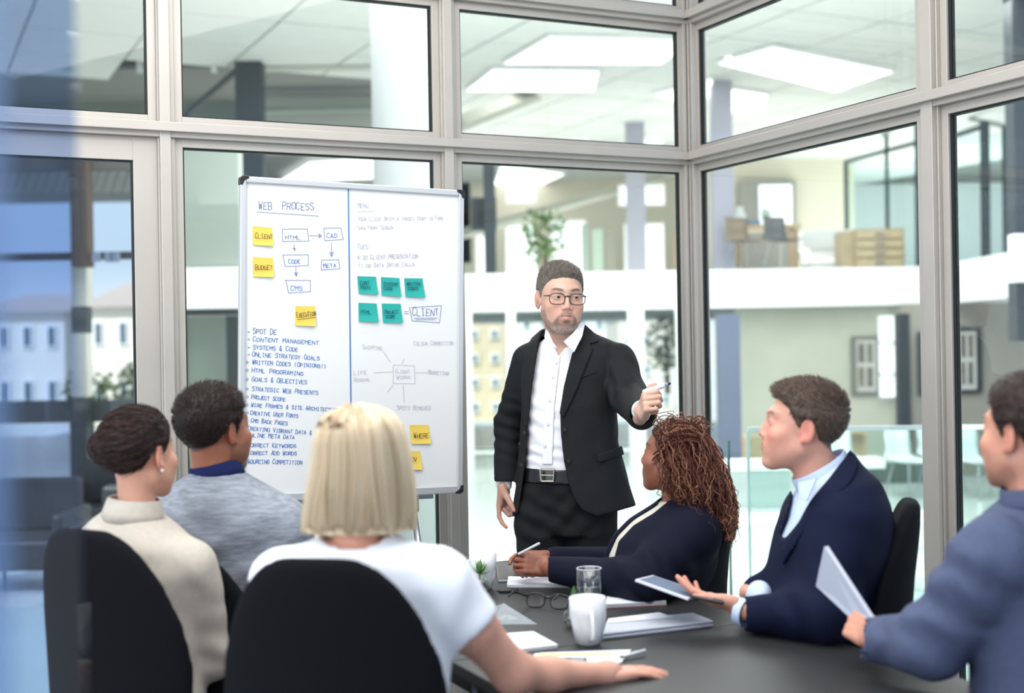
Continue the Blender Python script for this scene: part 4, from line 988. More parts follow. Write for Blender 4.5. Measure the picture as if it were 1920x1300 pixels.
# silver laptop, closed, with a paper on it
r, p = slab('laptop', [(1137, 1163), (1130, 1187), (1338, 1163), (1300, 1148)], .018, None, 'closed silver laptop with a sheet of paper lying by it, right of the nearer mug', 'laptop')
m_silver = mat('silver_lid', srgb(206, 210, 220), 0.35, 0.15)
quadbox('base', p, TZ, TZ + .009, m_silver, r, bevel=.003); quadbox('lid', p, TZ + .0095, TZ + .017, m_silver, r, 0, .003)
r2 = thing('paper_sheet', 'loose white sheet lying on the closed laptop', 'paper', p[0]); quadbox('sheet', [on_z(1140, 1160, TZ + .02), on_z(1140, 1168, TZ + .02), on_z(1262, 1157, TZ + .02), on_z(1236, 1148, TZ + .02)], TZ + .018, TZ + .0195, m_paper, r2)
r, p = slab('notepad', [(942, 1188), (958, 1219), (1046, 1209), (1000, 1184)], .010, None, 'small white notepad beside the forearm of the blonde woman', 'notepad')
quadbox('pages', p, TZ, TZ + .008, m_paper2, r, 0, .001); quadbox('top_page', p, TZ + .008, TZ + .010, m_paper, r)
r, p = slab('document_stack', [(1002, 1224), (996, 1240), (1160, 1243), (1180, 1218)], .004, None, 'white sheets with a yellow highlighted strip, near the blonde woman\'s wrist', 'papers')
quadbox('sheet', p, TZ, TZ + .002, m_paper, r); quadbox('sheet', [q + [.01, .004, 0] for q in p], TZ + .0022, TZ + .003, m_paper, r, .04)
quadbox('highlight_strip', [on_z(1010, 1226, TZ + .003), on_z(1008, 1231, TZ + .003), on_z(1145, 1229, TZ + .003), on_z(1150, 1224, TZ + .003)], TZ + .003, TZ + .0034, mat('highlighter_yellow', srgb(232, 232, 150), 0.8), r)
r = thing('smartphone', 'dark-framed phone lying behind the blonde woman\'s forearm', 'phone', on_z(1050, 1246, TZ))
pp = [on_z(1000, 1240, TZ), on_z(1000, 1252, TZ), on_z(1100, 1254, TZ), on_z(1100, 1241, TZ)]; quadbox('body', pp, TZ + .0035, TZ + .010, m_blk, r, 0, .002); quadbox('screen', pp, TZ + .010, TZ + .0105, mat('phone_screen', srgb(150, 152, 156), 0.1), r, .08)
m_pen = mat('white_pen', srgb(225, 228, 232), 0.3)
def pen(name, a, b, rad, label, m, tipm, cat='pen', parent=None):
    a, b = np.asarray(a, float), np.asarray(b, float); r = thing(name, label, cat, (a + b) / 2)
    d = b - a
    g = Geo(); g.tube([a, a + d * .03, a + d * .82, a + d * .86], [rad * .7, rad, rad, rad * .9], 12); obj('barrel', g, m, r, smooth=True)
    g = Geo(); g.tube([a + d * .86, a + d * .93, b], [rad * .85, rad * .55, rad * .15], 10); obj('tip', g, tipm, r, smooth=True)
    g = Geo(); g.tube([a + d * .02 + Z3 * rad * 1.3, a + d * .3 + Z3 * rad * 1.25], rad * .22, 6); obj('clip', g, tipm, r)
    return r
pen('ballpoint_pen', on_z(1210, 1229, TZ) + Z3 * .012, on_z(1160, 1240, TZ) + Z3 * .008, .004, 'white pen resting under the blonde woman\'s hand', m_pen, m_blk)
pen('marker_pen', on_z(972, 1112, TZ) + Z3 * .006, on_z(930, 1113, TZ) + Z3 * .006, .0055, 'short black marker lying between the farther mug and the eyeglasses', m_blk, m_blk, 'marker')
# eyeglasses on the table
eg = thing('eyeglasses', 'black-framed eyeglasses lying open on the table, in front of the spiral notebook', 'glasses', on_z(1010, 1135, TZ))
def lens_loop(c, s, u, w, h, n=22, e=3.0):
    return [c + s * w * np.sign(math.cos(a)) * abs(math.cos(a)) ** (2/e) + u * h * np.sign(math.sin(a)) * abs(math.sin(a)) ** (2/e) for a in np.linspace(0, 2 * math.pi, n + 1)]
def spectacles(root, c, s, u, f, m, w=.026, h=.019, gap=.0175, rad=.0018, temple=.135, spread=1.0):
    for k in (-1, 1):
        cc = c + s * k * (gap + w / 2 * 1.0 + .004)
        g = Geo(); g.tube(lens_loop(cc, s, u, w, h), rad, 8, cap=False); obj('rim', g, m, root, smooth=True)
        g = Geo(); L = lens_loop(cc, s, u, w - rad * .5, h - rad * .5); L = L[:-1]
        g.add(L + [q + f * .0012 for q in L], [tuple(range(22)), tuple(range(43, 21, -1))]); obj('lens', g, glass('lens_glass', (0.97, 0.98, 0.98), 0.12), root)
        h0 = cc + s * k * (w + .002) + u * h * .55
        g = Geo(); g.tube([h0 - s * k * .004, h0 + s * k * .0015 - f * .003, h0 + s * k * .002 * spread - f * .03, h0 + s * k * .003 * spread - f * temple * .75, h0 + s * k * .002 * spread - f * temple - u * .018], [rad * 1.3, rad * 1.7, rad, rad, rad * 1.2], 8); obj('temple', g, m, root, smooth=True)
    g = Geo(); g.tube([c - s * (gap - w / 2 + .005) + u * h * .42, c - s * .004 + u * h * .55, c + s * .004 + u * h * .55, c + s * (gap - w / 2 + .005) + u * h * .42], rad * 1.5, 8); obj('bridge', g, m, root, smooth=True)
s_ = unit(on_z(1056, 1142, TZ) - on_z(1000, 1138, TZ)); f_ = np.cross(Z3, s_); f_ = f_ if f_[1] > 0 else -f_
rad_ = math.radians(18); u_ = unit(Z3 * math.cos(rad_) + f_ * math.sin(rad_))
spectacles(eg, on_z(1027, 1141, TZ) + Z3 * .021, s_, u_, np.array([.55, -.1, .05]) * 0 + unit(np.cross(s_, u_)) * (1 if unit(np.cross(s_, u_)) @ np.array([0, 1, 0]) > 0 else -1), m_blk, w=.027, gap=.019, temple=.12, rad=.0026)
# clear packet
pk = thing('plastic_packet', 'crumpled clear plastic packet lying beside the white short sleeve', 'packet', on_z(955, 1168, TZ))
b3 = [on_z(x, y, TZ) for x, y in ((912, 1150), (918, 1172), (1008, 1172), (955, 1146))]
top = [on_z(925, 1150, TZ) + Z3 * .018, on_z(945, 1156, TZ) + Z3 * .036, on_z(965, 1160, TZ) + Z3 * .02]
V = [q + Z3 * .001 for q in b3] + top; g = Geo(); g.add(V, [(0, 1, 4), (1, 5, 4), (1, 2, 5), (2, 6, 5), (2, 3, 6), (3, 0, 4), (3, 4, 5), (3, 5, 6)])
def packet_mat():
    m = mat('clear_plastic_film', srgb(190, 198, 205), 0.12, spec=0.8); b = m.node_tree.nodes['Principled BSDF']; b.inputs['Alpha'].default_value = 0.55; return m
obj('film', g, packet_mat(), pk)
for k in range(4):
    g = Geo(); a = on_z(925 + 12 * k, 1160 + (k % 2) * 4, TZ) + Z3 * .004; g.box((-.012, -.008, -.003), (.012, .008, .003), frame(a, unit([1, .3 * k - .4, 0]), unit([-.3 * k + .4, 1, 0]), Z3)); obj('content_piece', g, mat('packet_content', srgb(205, 208, 206), 0.6), pk)
# dark tablet behind the far mug
r, p = slab('tablet', [(930, 1052), (934, 1086), (985, 1085), (975, 1052)], .012, None, 'dark tablet propped behind the farther mug, by the clasped hands', 'tablet')
quadbox('body', p, TZ, TZ + .008, mat('silver_case', srgb(190, 194, 202), 0.3, 0.6), r, 0, .002); quadbox('screen', p, TZ + .008, TZ + .009, mat('dark_screen', srgb(54, 54, 60), 0.25), r, .04)

# ------------------------------------------------------------------ chairs (one is built, the others are copies)
m_chair = mat('black_upholstery', srgb(15, 16, 21), 0.95, noise=0.12, nscale=240, bump=0.12, bscale=500, spec=.15)
ch0 = thing('office_chair', 'x', 'chair', (0, 0, 0))
KB = Loft([(.50, 0, .245, .13, .035), (.56, 0, .25, .19, .04), (.66, 0, .245, .225, .042), (.78, 0, .25, .235, .04), (.88, 0, .262, .222, .036), (.97, 0, .275, .19, .034), (1.03, 0, .285, .155, .03), (1.07, 0, .29, .115, .026), (1.088, 0, .292, .07, .018)], e=2.6)
def chb(p):
    q = p.copy(); q[:, 1] = q[:, 1] + 1.1 * q[:, 0] ** 2
    return KB.sdf(q)
obj('backrest', sdf_geo(chb, (-.28, .1, .46), (.28, .36, 1.12), .009, relax=3), m_chair, ch0, smooth=True)
def chs(p): 
    d = s_box(p, (0, 0, .43), (.235, .23, .038), .037); return d
obj('seat', sdf_geo(chs, (-.27, -.27, .36), (.27, .27, .5), .014, relax=2), m_chair, ch0, smooth=True)
g = Geo(); g.box((-.03, .05, .37), (.03, .25, .385)); g.box((-.03, .235, .375), (.03, .25, .62)); obj('back_bracket', g, m_blk, ch0)
g = Geo(); g.lathe([(.03, .1), (.03, .25), (.018, .25), (.018, .385), (.06, .385), (.06, .395), (.001, .395)], (0, 0, 0), 20); obj('gas_stem', g, m_blk, ch0, smooth=False)
for k in range(5):
    a = k * 2 * math.pi / 5 + .3; d = np.array([math.cos(a), math.sin(a), 0])
    g = Geo(); g.tube([d * .02 + Z3 * .12, d * .29 + Z3 * .075], [.024, .014], 8); ar = obj('base_arm', g, m_blk, ch0, smooth=True)
    s2 = np.cross(d, Z3); g = Geo(); g.tube([d * .29 + Z3 * .029 - s2 * .02, d * .29 + Z3 * .029 + s2 * .02], .028, 14); g.tube([d * .29 + Z3 * .04, d * .29 + Z3 * .08], .008, 6); obj('caster', g, m_blk, ar)
GRP = None
def place_chair(px, D, yaw, label, first=False, zs=1.0):
    o = ch0 if first else copy_tree(ch0)
    c = P(px, 650, D); o.location = (c[0], c[1], 0); o.rotation_euler = (0, 0, math.radians(yaw)); o['label'] = label; o.scale = (1, 1, zs)
    return o
# yaw 0: sitter faces -Y (toward the camera); backrest on +Y
place_chair(677, 2.72, 168, 'black office chair of the blonde woman, its back to the camera', True)
place_chair(330, 3.14, 148, 'black office chair behind the woman in the beige blazer')
place_chair(474, 3.47, 146, 'black office chair of the man in the grey sweater', zs=.915)
place_chair(1180, 4.06, -104, 'black office chair of the curly-haired woman', zs=.93)
place_chair(1490, 3.47, -104, 'black office chair of the man in the navy blazer', zs=.975)
place_chair(1945, 2.80, -128, 'black office chair of the man in the blue-grey suit', zs=.98)
# ------------------------------------------------------------------ people: shared builders
def Rz(a): c, s = math.cos(a), math.sin(a); return np.array([[c, -s, 0], [s, c, 0], [0, 0, 1.0]])
def Rx(a): c, s = math.cos(a), math.sin(a); return np.array([[1.0, 0, 0], [0, c, -s], [0, s, c]])
def Ry(a): c, s = math.cos(a), math.sin(a); return np.array([[c, 0, s], [0, 1.0, 0], [-s, 0, c]])
def headM(c, yaw, pitch=0, roll=0, s=1.0):
    """yaw 0 looks at the camera (-Y), +90 looks toward +X; pitch > 0 looks up"""
    R_ = Rz(math.radians(yaw)) @ Rx(math.radians(-pitch)) @ Ry(math.radians(roll))
    M = np.eye(4); M[:3, :3] = R_ * s; M[:3, 3] = c; return M
def toloc(M, p):
    Mi = inv(M); return (p @ Mi[:3, :3].T.astype(F32) + Mi[:3, 3].astype(F32)).astype(F32)
def head_sdf(p, fem=0.0, jaw=1.0, nose=1.0, full=0.0, eyes=True, mouth_open=0.0):
    d = s_ell(p, (0, .014, .03), (.0755, .094, .084))
    d = smin(d, s_ell(p, (0, -.02, -.032), (.062 * (1 - .05 * fem), .068, .082)), .03)
    q = p.copy(); q[:, 0] = np.abs(q[:, 0])
    d = smin(d, s_cap(q, (.047 * jaw, .0, -.058), (.018, -.062, -.1), .02, .018), .03)
    d = smin(d, s_ell(p, (0, -.074, -.101), (.021, .018, .017)), .022)
    d = smin(d, s_cap(q, (.0, -.082, .026), (.036, -.07, .026), .010 - .004 * fem), .02)
    d = smin(d, s_ell(q, (.042, -.058, -.026), (.024 + .006 * full, .024, .02 + .01 * full)), .02)
    d = smin(d, s_ell(q, (.032, -.043, -.055), (.027, .036, .038)), .025)
    d = smax(d, -s_ell(q, (.032, -.100, .004), (.018, .017, .0115)), .014)
    d = smin(d, s_cap(p, (0, -.0835, .012), (0, -.0955 - .004 * nose, -.029), .006, .0092), .012)
    d = smin(d, s_ell(q, (.0125, -.0915, -.033), (.0072, .0105, .0072)), .006)
    d = smax(d, -s_ell(q, (.007, -.0965, -.0405), (.0033, .006, .003)), .003)
    d = smin(d, s_ell(p, (0, -.074, -.062), (.032, .022, .028)), .018)
    zz = -.062 - .02 * mouth_open * 0
    d = smin(d, s_cap(q, (0, -.0945, zz + .0048), (.0275, -.0795, zz + .0025), .0046, .0026), .004)
    d = smin(d, s_cap(q, (0, -.0928, zz - .0072), (.024, -.080, zz - .0005), .0060, .0032), .004)
    d = smax(d, -s_cap(q, (0, -.1005, zz), (.0285, -.0835, zz + .0018), .002 + .0015 * mouth_open, .0012), .003)
    d = smax(d, -s_ell(p, (0, -.101, -.083), (.016, .008, .005)), .008)
    if eyes:
        lid = s_ell(q, (.0315, -.0725, .004), (.0150, .0140, .0140))
        slit = s_ell(q, (.0315, -.0865, .0030), (.0125, .012, .0035))
        d = smin(d, lid, .006); d = smax(d, -slit, .0015)
    # ears
    ce, se = math.cos(.35), math.sin(.35); Me = np.array([[ce, -se, 0], [se, ce, 0], [0, 0, 1]]).T
    ear = s_ell(q, (.0775, .014, -.006), (.0065, .0185, .032), Me)
    ear = smax(ear, -s_ell(q, (.0835, .0095, -.003), (.0065, .0125, .022), Me), .003)
    ear = smin(ear, s_ell(q, (.0795, .016, -.002), (.004, .004, .017), Me), .004)
    ear = smin(ear, s_ell(q, (.077, .004, -.032), (.005, .007, .009)), .005)
    d = smin(d, ear, .006)
    return d
def hairline(front=.078, temple=.04, side=-.012, nape=-.068):
    ys = [-.12, -.07, -.055, -.04, -.028, -.008, .0, .03, .045, .10, .13]
    zs = [front, front - .004, front - .012, temple, temple - .02, side, .012, .012, -.03, nape, nape]
    return lambda y: np.interp(y, ys, zs)
def skin_col(base, lips, brow=None, beard=None, hairc=None, hl=None, browz=.026, flush=.12):
    base, lips = np.array(base), np.array(lips)
    def f(v):
        n = len(v); c = np.tile(base, (n, 1)); ax_ = np.abs(v[:, 0])
        red = np.exp(-((ax_ - .04) ** 2 / .0005 + (v[:, 2] + .03) ** 2 / .0006)) * (v[:, 1] < -.03) + .8 * np.exp(-(ax_ ** 2 / .0002 + (v[:, 2] + .03) ** 2 / .0003)) * (v[:, 1] < -.09) + .9 * (ax_ > .073) * (v[:, 2] < .03)
        c = c * (1 + flush * red[:, None] * np.array([.6, -.9, -.9]))
        m = np.exp(-((ax_ / .029) ** 4 + ((v[:, 2] + .0635) / (.0105 - .25 * ax_)) ** 4)) * (v[:, 1] < -.08)
        c = c * (1 - m[:, None]) + lips * m[:, None]
        if brow is not None:
            zc = browz + .003 + .16 * (np.minimum(ax_, .038) - .028) - .30 * np.maximum(ax_ - .038, 0)
            m = np.clip(1.3 * np.exp(-(((ax_ - .031) / .0175) ** 4 + ((v[:, 2] - zc) / .0045) ** 4)), 0, 1) * (v[:, 1] < -.05) * .85
            c = c * (1 - m[:, None]) + np.array(brow) * m[:, None]
        if beard is not None:
            bc, amt = beard
            r = rng.random(n); zc = np.interp(ax_, [0, .02, .03, .045, .058, .066, .08], [-.044, -.046, -.058, -.082, -.068, -.04, -.0])
            m = np.clip((zc - v[:, 2]) / .008, 0, 1) * np.clip((v[:, 2] + .128) / .012, 0, 1) * (v[:, 1] < .015)
            lipm = np.exp(-((ax_ / .027) ** 4 + ((v[:, 2] + .064) / .0115) ** 4)) * (v[:, 1] < -.08)
            soul = (ax_ > .008) * np.exp(-((ax_ - .02) ** 2 / .0001 + (v[:, 2] + .08) ** 2 / .00006)) * .5
            m = m * (1 - lipm) * (1 - soul) * amt * (.7 + .3 * r) * np.interp(ax_, [.0, .03, .045, .08], [1, 1, .62, .5])
            if callable(bc): bcol = bc(v, r)
            else: bcol = np.array(bc)
            c = c * (1 - m[:, None]) + bcol * m[:, None]
        if hl is not None:
            m = np.clip((v[:, 2] - hl(v[:, 1])) / .01, 0, 1) * (ax_ < .0775)
            m = m * np.clip((ax_ < .072) + (v[:, 2] > .02) + (v[:, 1] > .03), 0, 1)
            c = c * (1 - m[:, None]) + np.array(hairc) * m[:, None]
        return np.clip(c, 0, 1)
    return f
def hand_sdf(p, curl, thumb=(.5, .6, -.35), tc=.5, spread=.1, side=1):
    """fingers toward +Y, palm faces -Z, thumb on +X*side"""
    q = p.copy(); q[:, 0] *= side
    d = s_box(q, (0.0, .048, -.002), (.036, .045, .0125), .0122)
    d = smin(d, s_ell(q, (.022, .03, -.008), (.018, .032, .014)), .012)
    d = smin(d, s_ell(q, (-.024, .035, -.006), (.014, .034, .013)), .012)
    d = smin(d, s_cap(q, (0, -.04, 0), (0, .012, -.001), .0245, .024), .016)
    L = [(.043, .026, .022), (.047, .030, .023), (.043, .028, .022), (.033, .020, .020)]
    for i in range(4):
        bx = .0285 - .0188 * i; b = np.array([bx, .088 - .004 * abs(i - 1.2), .0005]); a = 0.0; sp = (1.5 - i) * spread
        pts = [b - [0, .03, 0], b]; cu = curl[i] if hasattr(curl[i], '__len__') else (curl[i] * .9, curl[i] * 1.1, curl[i] * .7)
        for j in range(3):
            a += cu[j]; dr = np.array([math.sin(sp) * math.cos(a), math.cos(a) * math.cos(sp), -math.sin(a)]); pts.append(pts[-1] + dr * L[i][j])
        r = [.0092, .0096, .0086, .0078, .0064] if i < 3 else [.0085, .0086, .0076, .0068, .0056]
        d = smin(d, s_chain(q, pts, r, .002), .003)
    t0 = np.array([.022, .022, -.006]); dr = unit(thumb); p1 = t0 + dr * .042
    inw = unit(np.array([-.55, .8, -.25])); d2 = unit(dr * (1 - tc) + inw * tc); p2 = p1 + d2 * .032; d3 = unit(dr * (1 - tc * 1.5) + inw * tc * 1.5); p3 = p2 + d3 * .024
    d = smin(d, s_chain(q, [t0, p1, p2, p3], [.015, .0115, .0102, .0075], .004), .008)
    return d
def handM(wrist, d, palm, s=1.0):
    y = unit(d); z = -unit(palm); z = unit(z - y * (z @ y)); x = np.cross(y, z); M = np.eye(4)
    M[:3, 0] = x * s; M[:3, 1] = y * s; M[:3, 2] = z * s; M[:3, 3] = wrist; return M
def add_hand(g, wrist, d, palm, col, curl, s=1.0, side=1, h=.0024, **k):
    M = handM(np.asarray(wrist, float), np.asarray(d, float), np.asarray(palm, float), s)
    v, f = mesh_sdf(lambda p: hand_sdf(p, curl, side=side, **k), (-.1, -.06, -.12), (.1, .22, .07), h)
    c = np.tile(np.array(col), (len(v), 1)); t = np.clip((v[:, 1] - .06) / .12, 0, 1)[:, None]
    c = c * (1 + t * np.array([.05, -.06, -.06]))
    g.add(xf(M, v), f.tolist(), col=c); return M
def add_skin(g, fn, lo, hi, h, col):
    v, f = mesh_sdf(fn, lo, hi, h); g.add(v, f.tolist(), col=np.asarray(col)); return g
def eyes(root, M, iris, look=(0, 0), s=1.0):
    for k in (-1, 1):
        c = np.array([k * .0315, -.0727, .004]); g = Geo(); g.sphere(xf(M, [c])[0], .0124 * s, 18, 12)
        o = obj('eye', g, mat('eye_white', srgb(196, 184, 176), 0.3), root, smooth=True)
        d = unit([look[0], -1, look[1]]); a = unit(np.cross(d, [0, 0, 1])); b = np.cross(a, d)
        for nm, r0, off, m in (('iris', .0060, .01275, iris), ('pupil', .0026, .0130, m_blk)):
            L = [c + d * off] + [c + d * (off - (.0015 if nm == 'iris' else .0003)) + a * r0 * math.cos(t) + b * r0 * math.sin(t) for t in np.linspace(0, 2 * math.pi, 17)[:-1]]
            g = Geo(); g.add(xf(M, L), [(0, i + 1, (i + 1) % 16 + 1) for i in range(16)]); q = obj(nm, g, m, o, smooth=True)
def col_noise(base, n, amt=.25, alt=None, palt=.3):
    base = np.array(base); c = base * (1 + rng.uniform(-amt, amt, (n, 1)))
    if alt is not None:
        m = rng.random(n) < palt; c[m] = np.array(alt) * (1 + rng.uniform(-amt, amt, (m.sum(), 1)))
    return np.clip(c, 0, 1)
def hair_shell(M, hl, thick, h, head, seed=0, lo=(-.1, -.12, -.1), hi=(.1, .14, .15)):
    def f(p):
        e = (hl(p[:, 1]) - p[:, 2]).astype(F32) + .0035 * fbm(p, 120, seed + 3)
        d = head(p) - (thick(p) * np.clip(.12 - e / .022, .12, 1)).astype(F32)
        earz = np.maximum(np.abs(p[:, 0]) - .0765, -.02)
        d = d + .0012 * fbm(p, 160, seed) + .0012 * fbm(p * np.array([1, .4, 1], F32), 90, seed + 1)
        d = np.maximum(d, -head(p) - .003 - 0 * e)
        d = smax(d, e, .002)
        return np.maximum(d, np.where((p[:, 2] < .028) & (p[:, 1] < .036), earz, -1))
    v, q = mesh_sdf(f, lo, hi, h); return v, q
def short_hair(root, M, hl, thick, base, alt, n, L, flow, head, h=.003, r=.00045, seed=0, lift=.5, name='hair', matn=None, grade=0.0):
    v, q = hair_shell(M, hl, thick, h, head, seed)
    g = Geo(); cc = col_noise(base, len(v), .12) * (1 + grade * np.clip((.07 - v[:, 2:3]) / .06, 0, 1)); g.add(xf(M, v), q.tolist(), col=cc * .85)
    nn = vnormals(v, q)
    ok = np.where((head(v.astype(F32)) > .0012))[0]
    idx = rng.choice(ok, n); p0 = v[idx] + rng.normal(0, .0012, (n, 3)); nr = nn[idx]
    fl = np.array([flow(p) for p in p0]) if not getattr(flow, 'vec', False) else flow(p0)
    fl = fl - nr * (fl * nr).sum(1)[:, None]; fl /= np.linalg.norm(fl, axis=1)[:, None] + 1e-9
    lf = lift(p0)[:, None] if callable(lift) else lift
    d = nr * lf + fl * (1 - np.minimum(lf, .95)) + rng.normal(0, .10, (n, 3)); d /= np.linalg.norm(d, axis=1)[:, None]
    Ls = (L(p0) if callable(L) else L) * rng.uniform(.6, 1.2, n)
    t = np.linspace(0, 1, 4)
    path = p0[:, None, :] - nr[:, None] * .001 + d[:, None, :] * (Ls[:, None] * t)[:, :, None] - nr[:, None, :] * (.25 * Ls[:, None] * t ** 2)[:, :, None]
    path = xf(M, path.reshape(-1, 3)).reshape(path.shape)
    strands(g, path, r, r * .3, col_noise(base, n, .3, alt, .3) * (1 + grade * np.clip((.07 - p0[:, 2:3]) / .06, 0, 1)))
    return obj(name, g, matn or m_hair, root, smooth=True, colors=True)
m_skin = mat('skin', (1, 1, 1), 0.5, attr=True, sss=0.05, noise=.05, nscale=40, bump=.06, bscale=350)
m_skin_d = mat('skin_deep', (1, 1, 1), 0.42, attr=True, sss=0.08, noise=.05, nscale=40, bump=.06, bscale=350)
m_hair = mat('hair_strands', (1, 1, 1), 0.5, attr=True, spec=.25)
m_hairg = mat('hair_gloss', (1, 1, 1), 0.48, attr=True, spec=.15)
def cloth(name, rgb, rough=.85, **k): 
    kw = dict(noise=.06, nscale=60, bump=.10, bscale=420, spec=.2); kw.update(k); return mat(name, srgb(*rgb), rough, **kw)
def vec(f): f.vec = True; return f
def cuff(root, a, b, r, m, name='cuff', t=.0025):
    a, b = np.asarray(a, float), np.asarray(b, float); g = Geo(); d = b - a
    g.tube([a, a + d * .9, b, b, a + d * .9, a], [r, r, r * 1.0, r - t, r - t, r - t], 28, cap=False); return obj(name, g, m, root, smooth=True)
def button(root, p, n, r, m, name='button'):
    n = unit(n); a = unit(np.cross(n, [0, .3, 1])); b = np.cross(n, a); g = Geo(); M = frame(p, a, b, n)
    g.lathe([(.0001, .0016), (r * .6, .0016), (r * .85, .0022), (r, .0012), (r, -.001)], (0, 0, 0), 16); g.v[-1] = xf(M, g.v[-1]); return obj(name, g, m, root, smooth=True)
def px_loft(rows, D0=None, **k):
    """rows: (py, px left, px right, distance, half depth)"""
    K = []
    for py, a, b, D, hd in rows:
        A, B = P(a, py, D), P(b, py, D); K.append(((A[2] + B[2]) / 2, (A[0] + B[0]) / 2, D, (B[0] - A[0]) / 2, hd))
    return Loft(K, **k)
def bounds(pts, m):
    pts = np.asarray(pts, float); return pts.min(0) - m, pts.max(0) + m
def seated_legs(root, hip, knee, foot, gap, m, shoes=m_blk, rt=.075):
    """thighs, calves and shoes of a seated person; gap: sideways vector between the legs"""
    hip, knee, foot, gap = [np.asarray(x, float) for x in (hip, knee, foot, gap)]
    def f(p):
        d = s_ell(p, hip + [0, 0, .03], (.17, .15, .11))
        for s in (-1, 1):
            d = smin(d, s_chain(p, [hip + gap * s * .8, knee + gap * s, foot + gap * s + [0, 0, .05]], [rt * 1.08, rt * .8, .05], .03), .03)
        return d
    lo, hi = bounds([hip, knee + gap, knee - gap, foot + gap, foot - gap, hip + gap * 2, hip - gap * 2], .14)
    obj('trousers', sdf_geo(f, lo, hi, .014, relax=2), m, root, smooth=True)
    d = unit((knee - hip) * [1, 1, 0])
    for s in (-1, 1):
        b = foot + gap * s; b = np.array([b[0], b[1], 0])
        g = sdf_geo(lambda p: smin(s_ell(p, b + d * .07 + [0, 0, .03], (.055, .055, .028)), s_cap(p, b + [0, 0, .035], b + d * .16 + [0, 0, .026], .036, .026), .03), *bounds([b - .1, b + d * .2 + .06], .03), .009)
        obj('shoe', g, shoes, root, smooth=True)
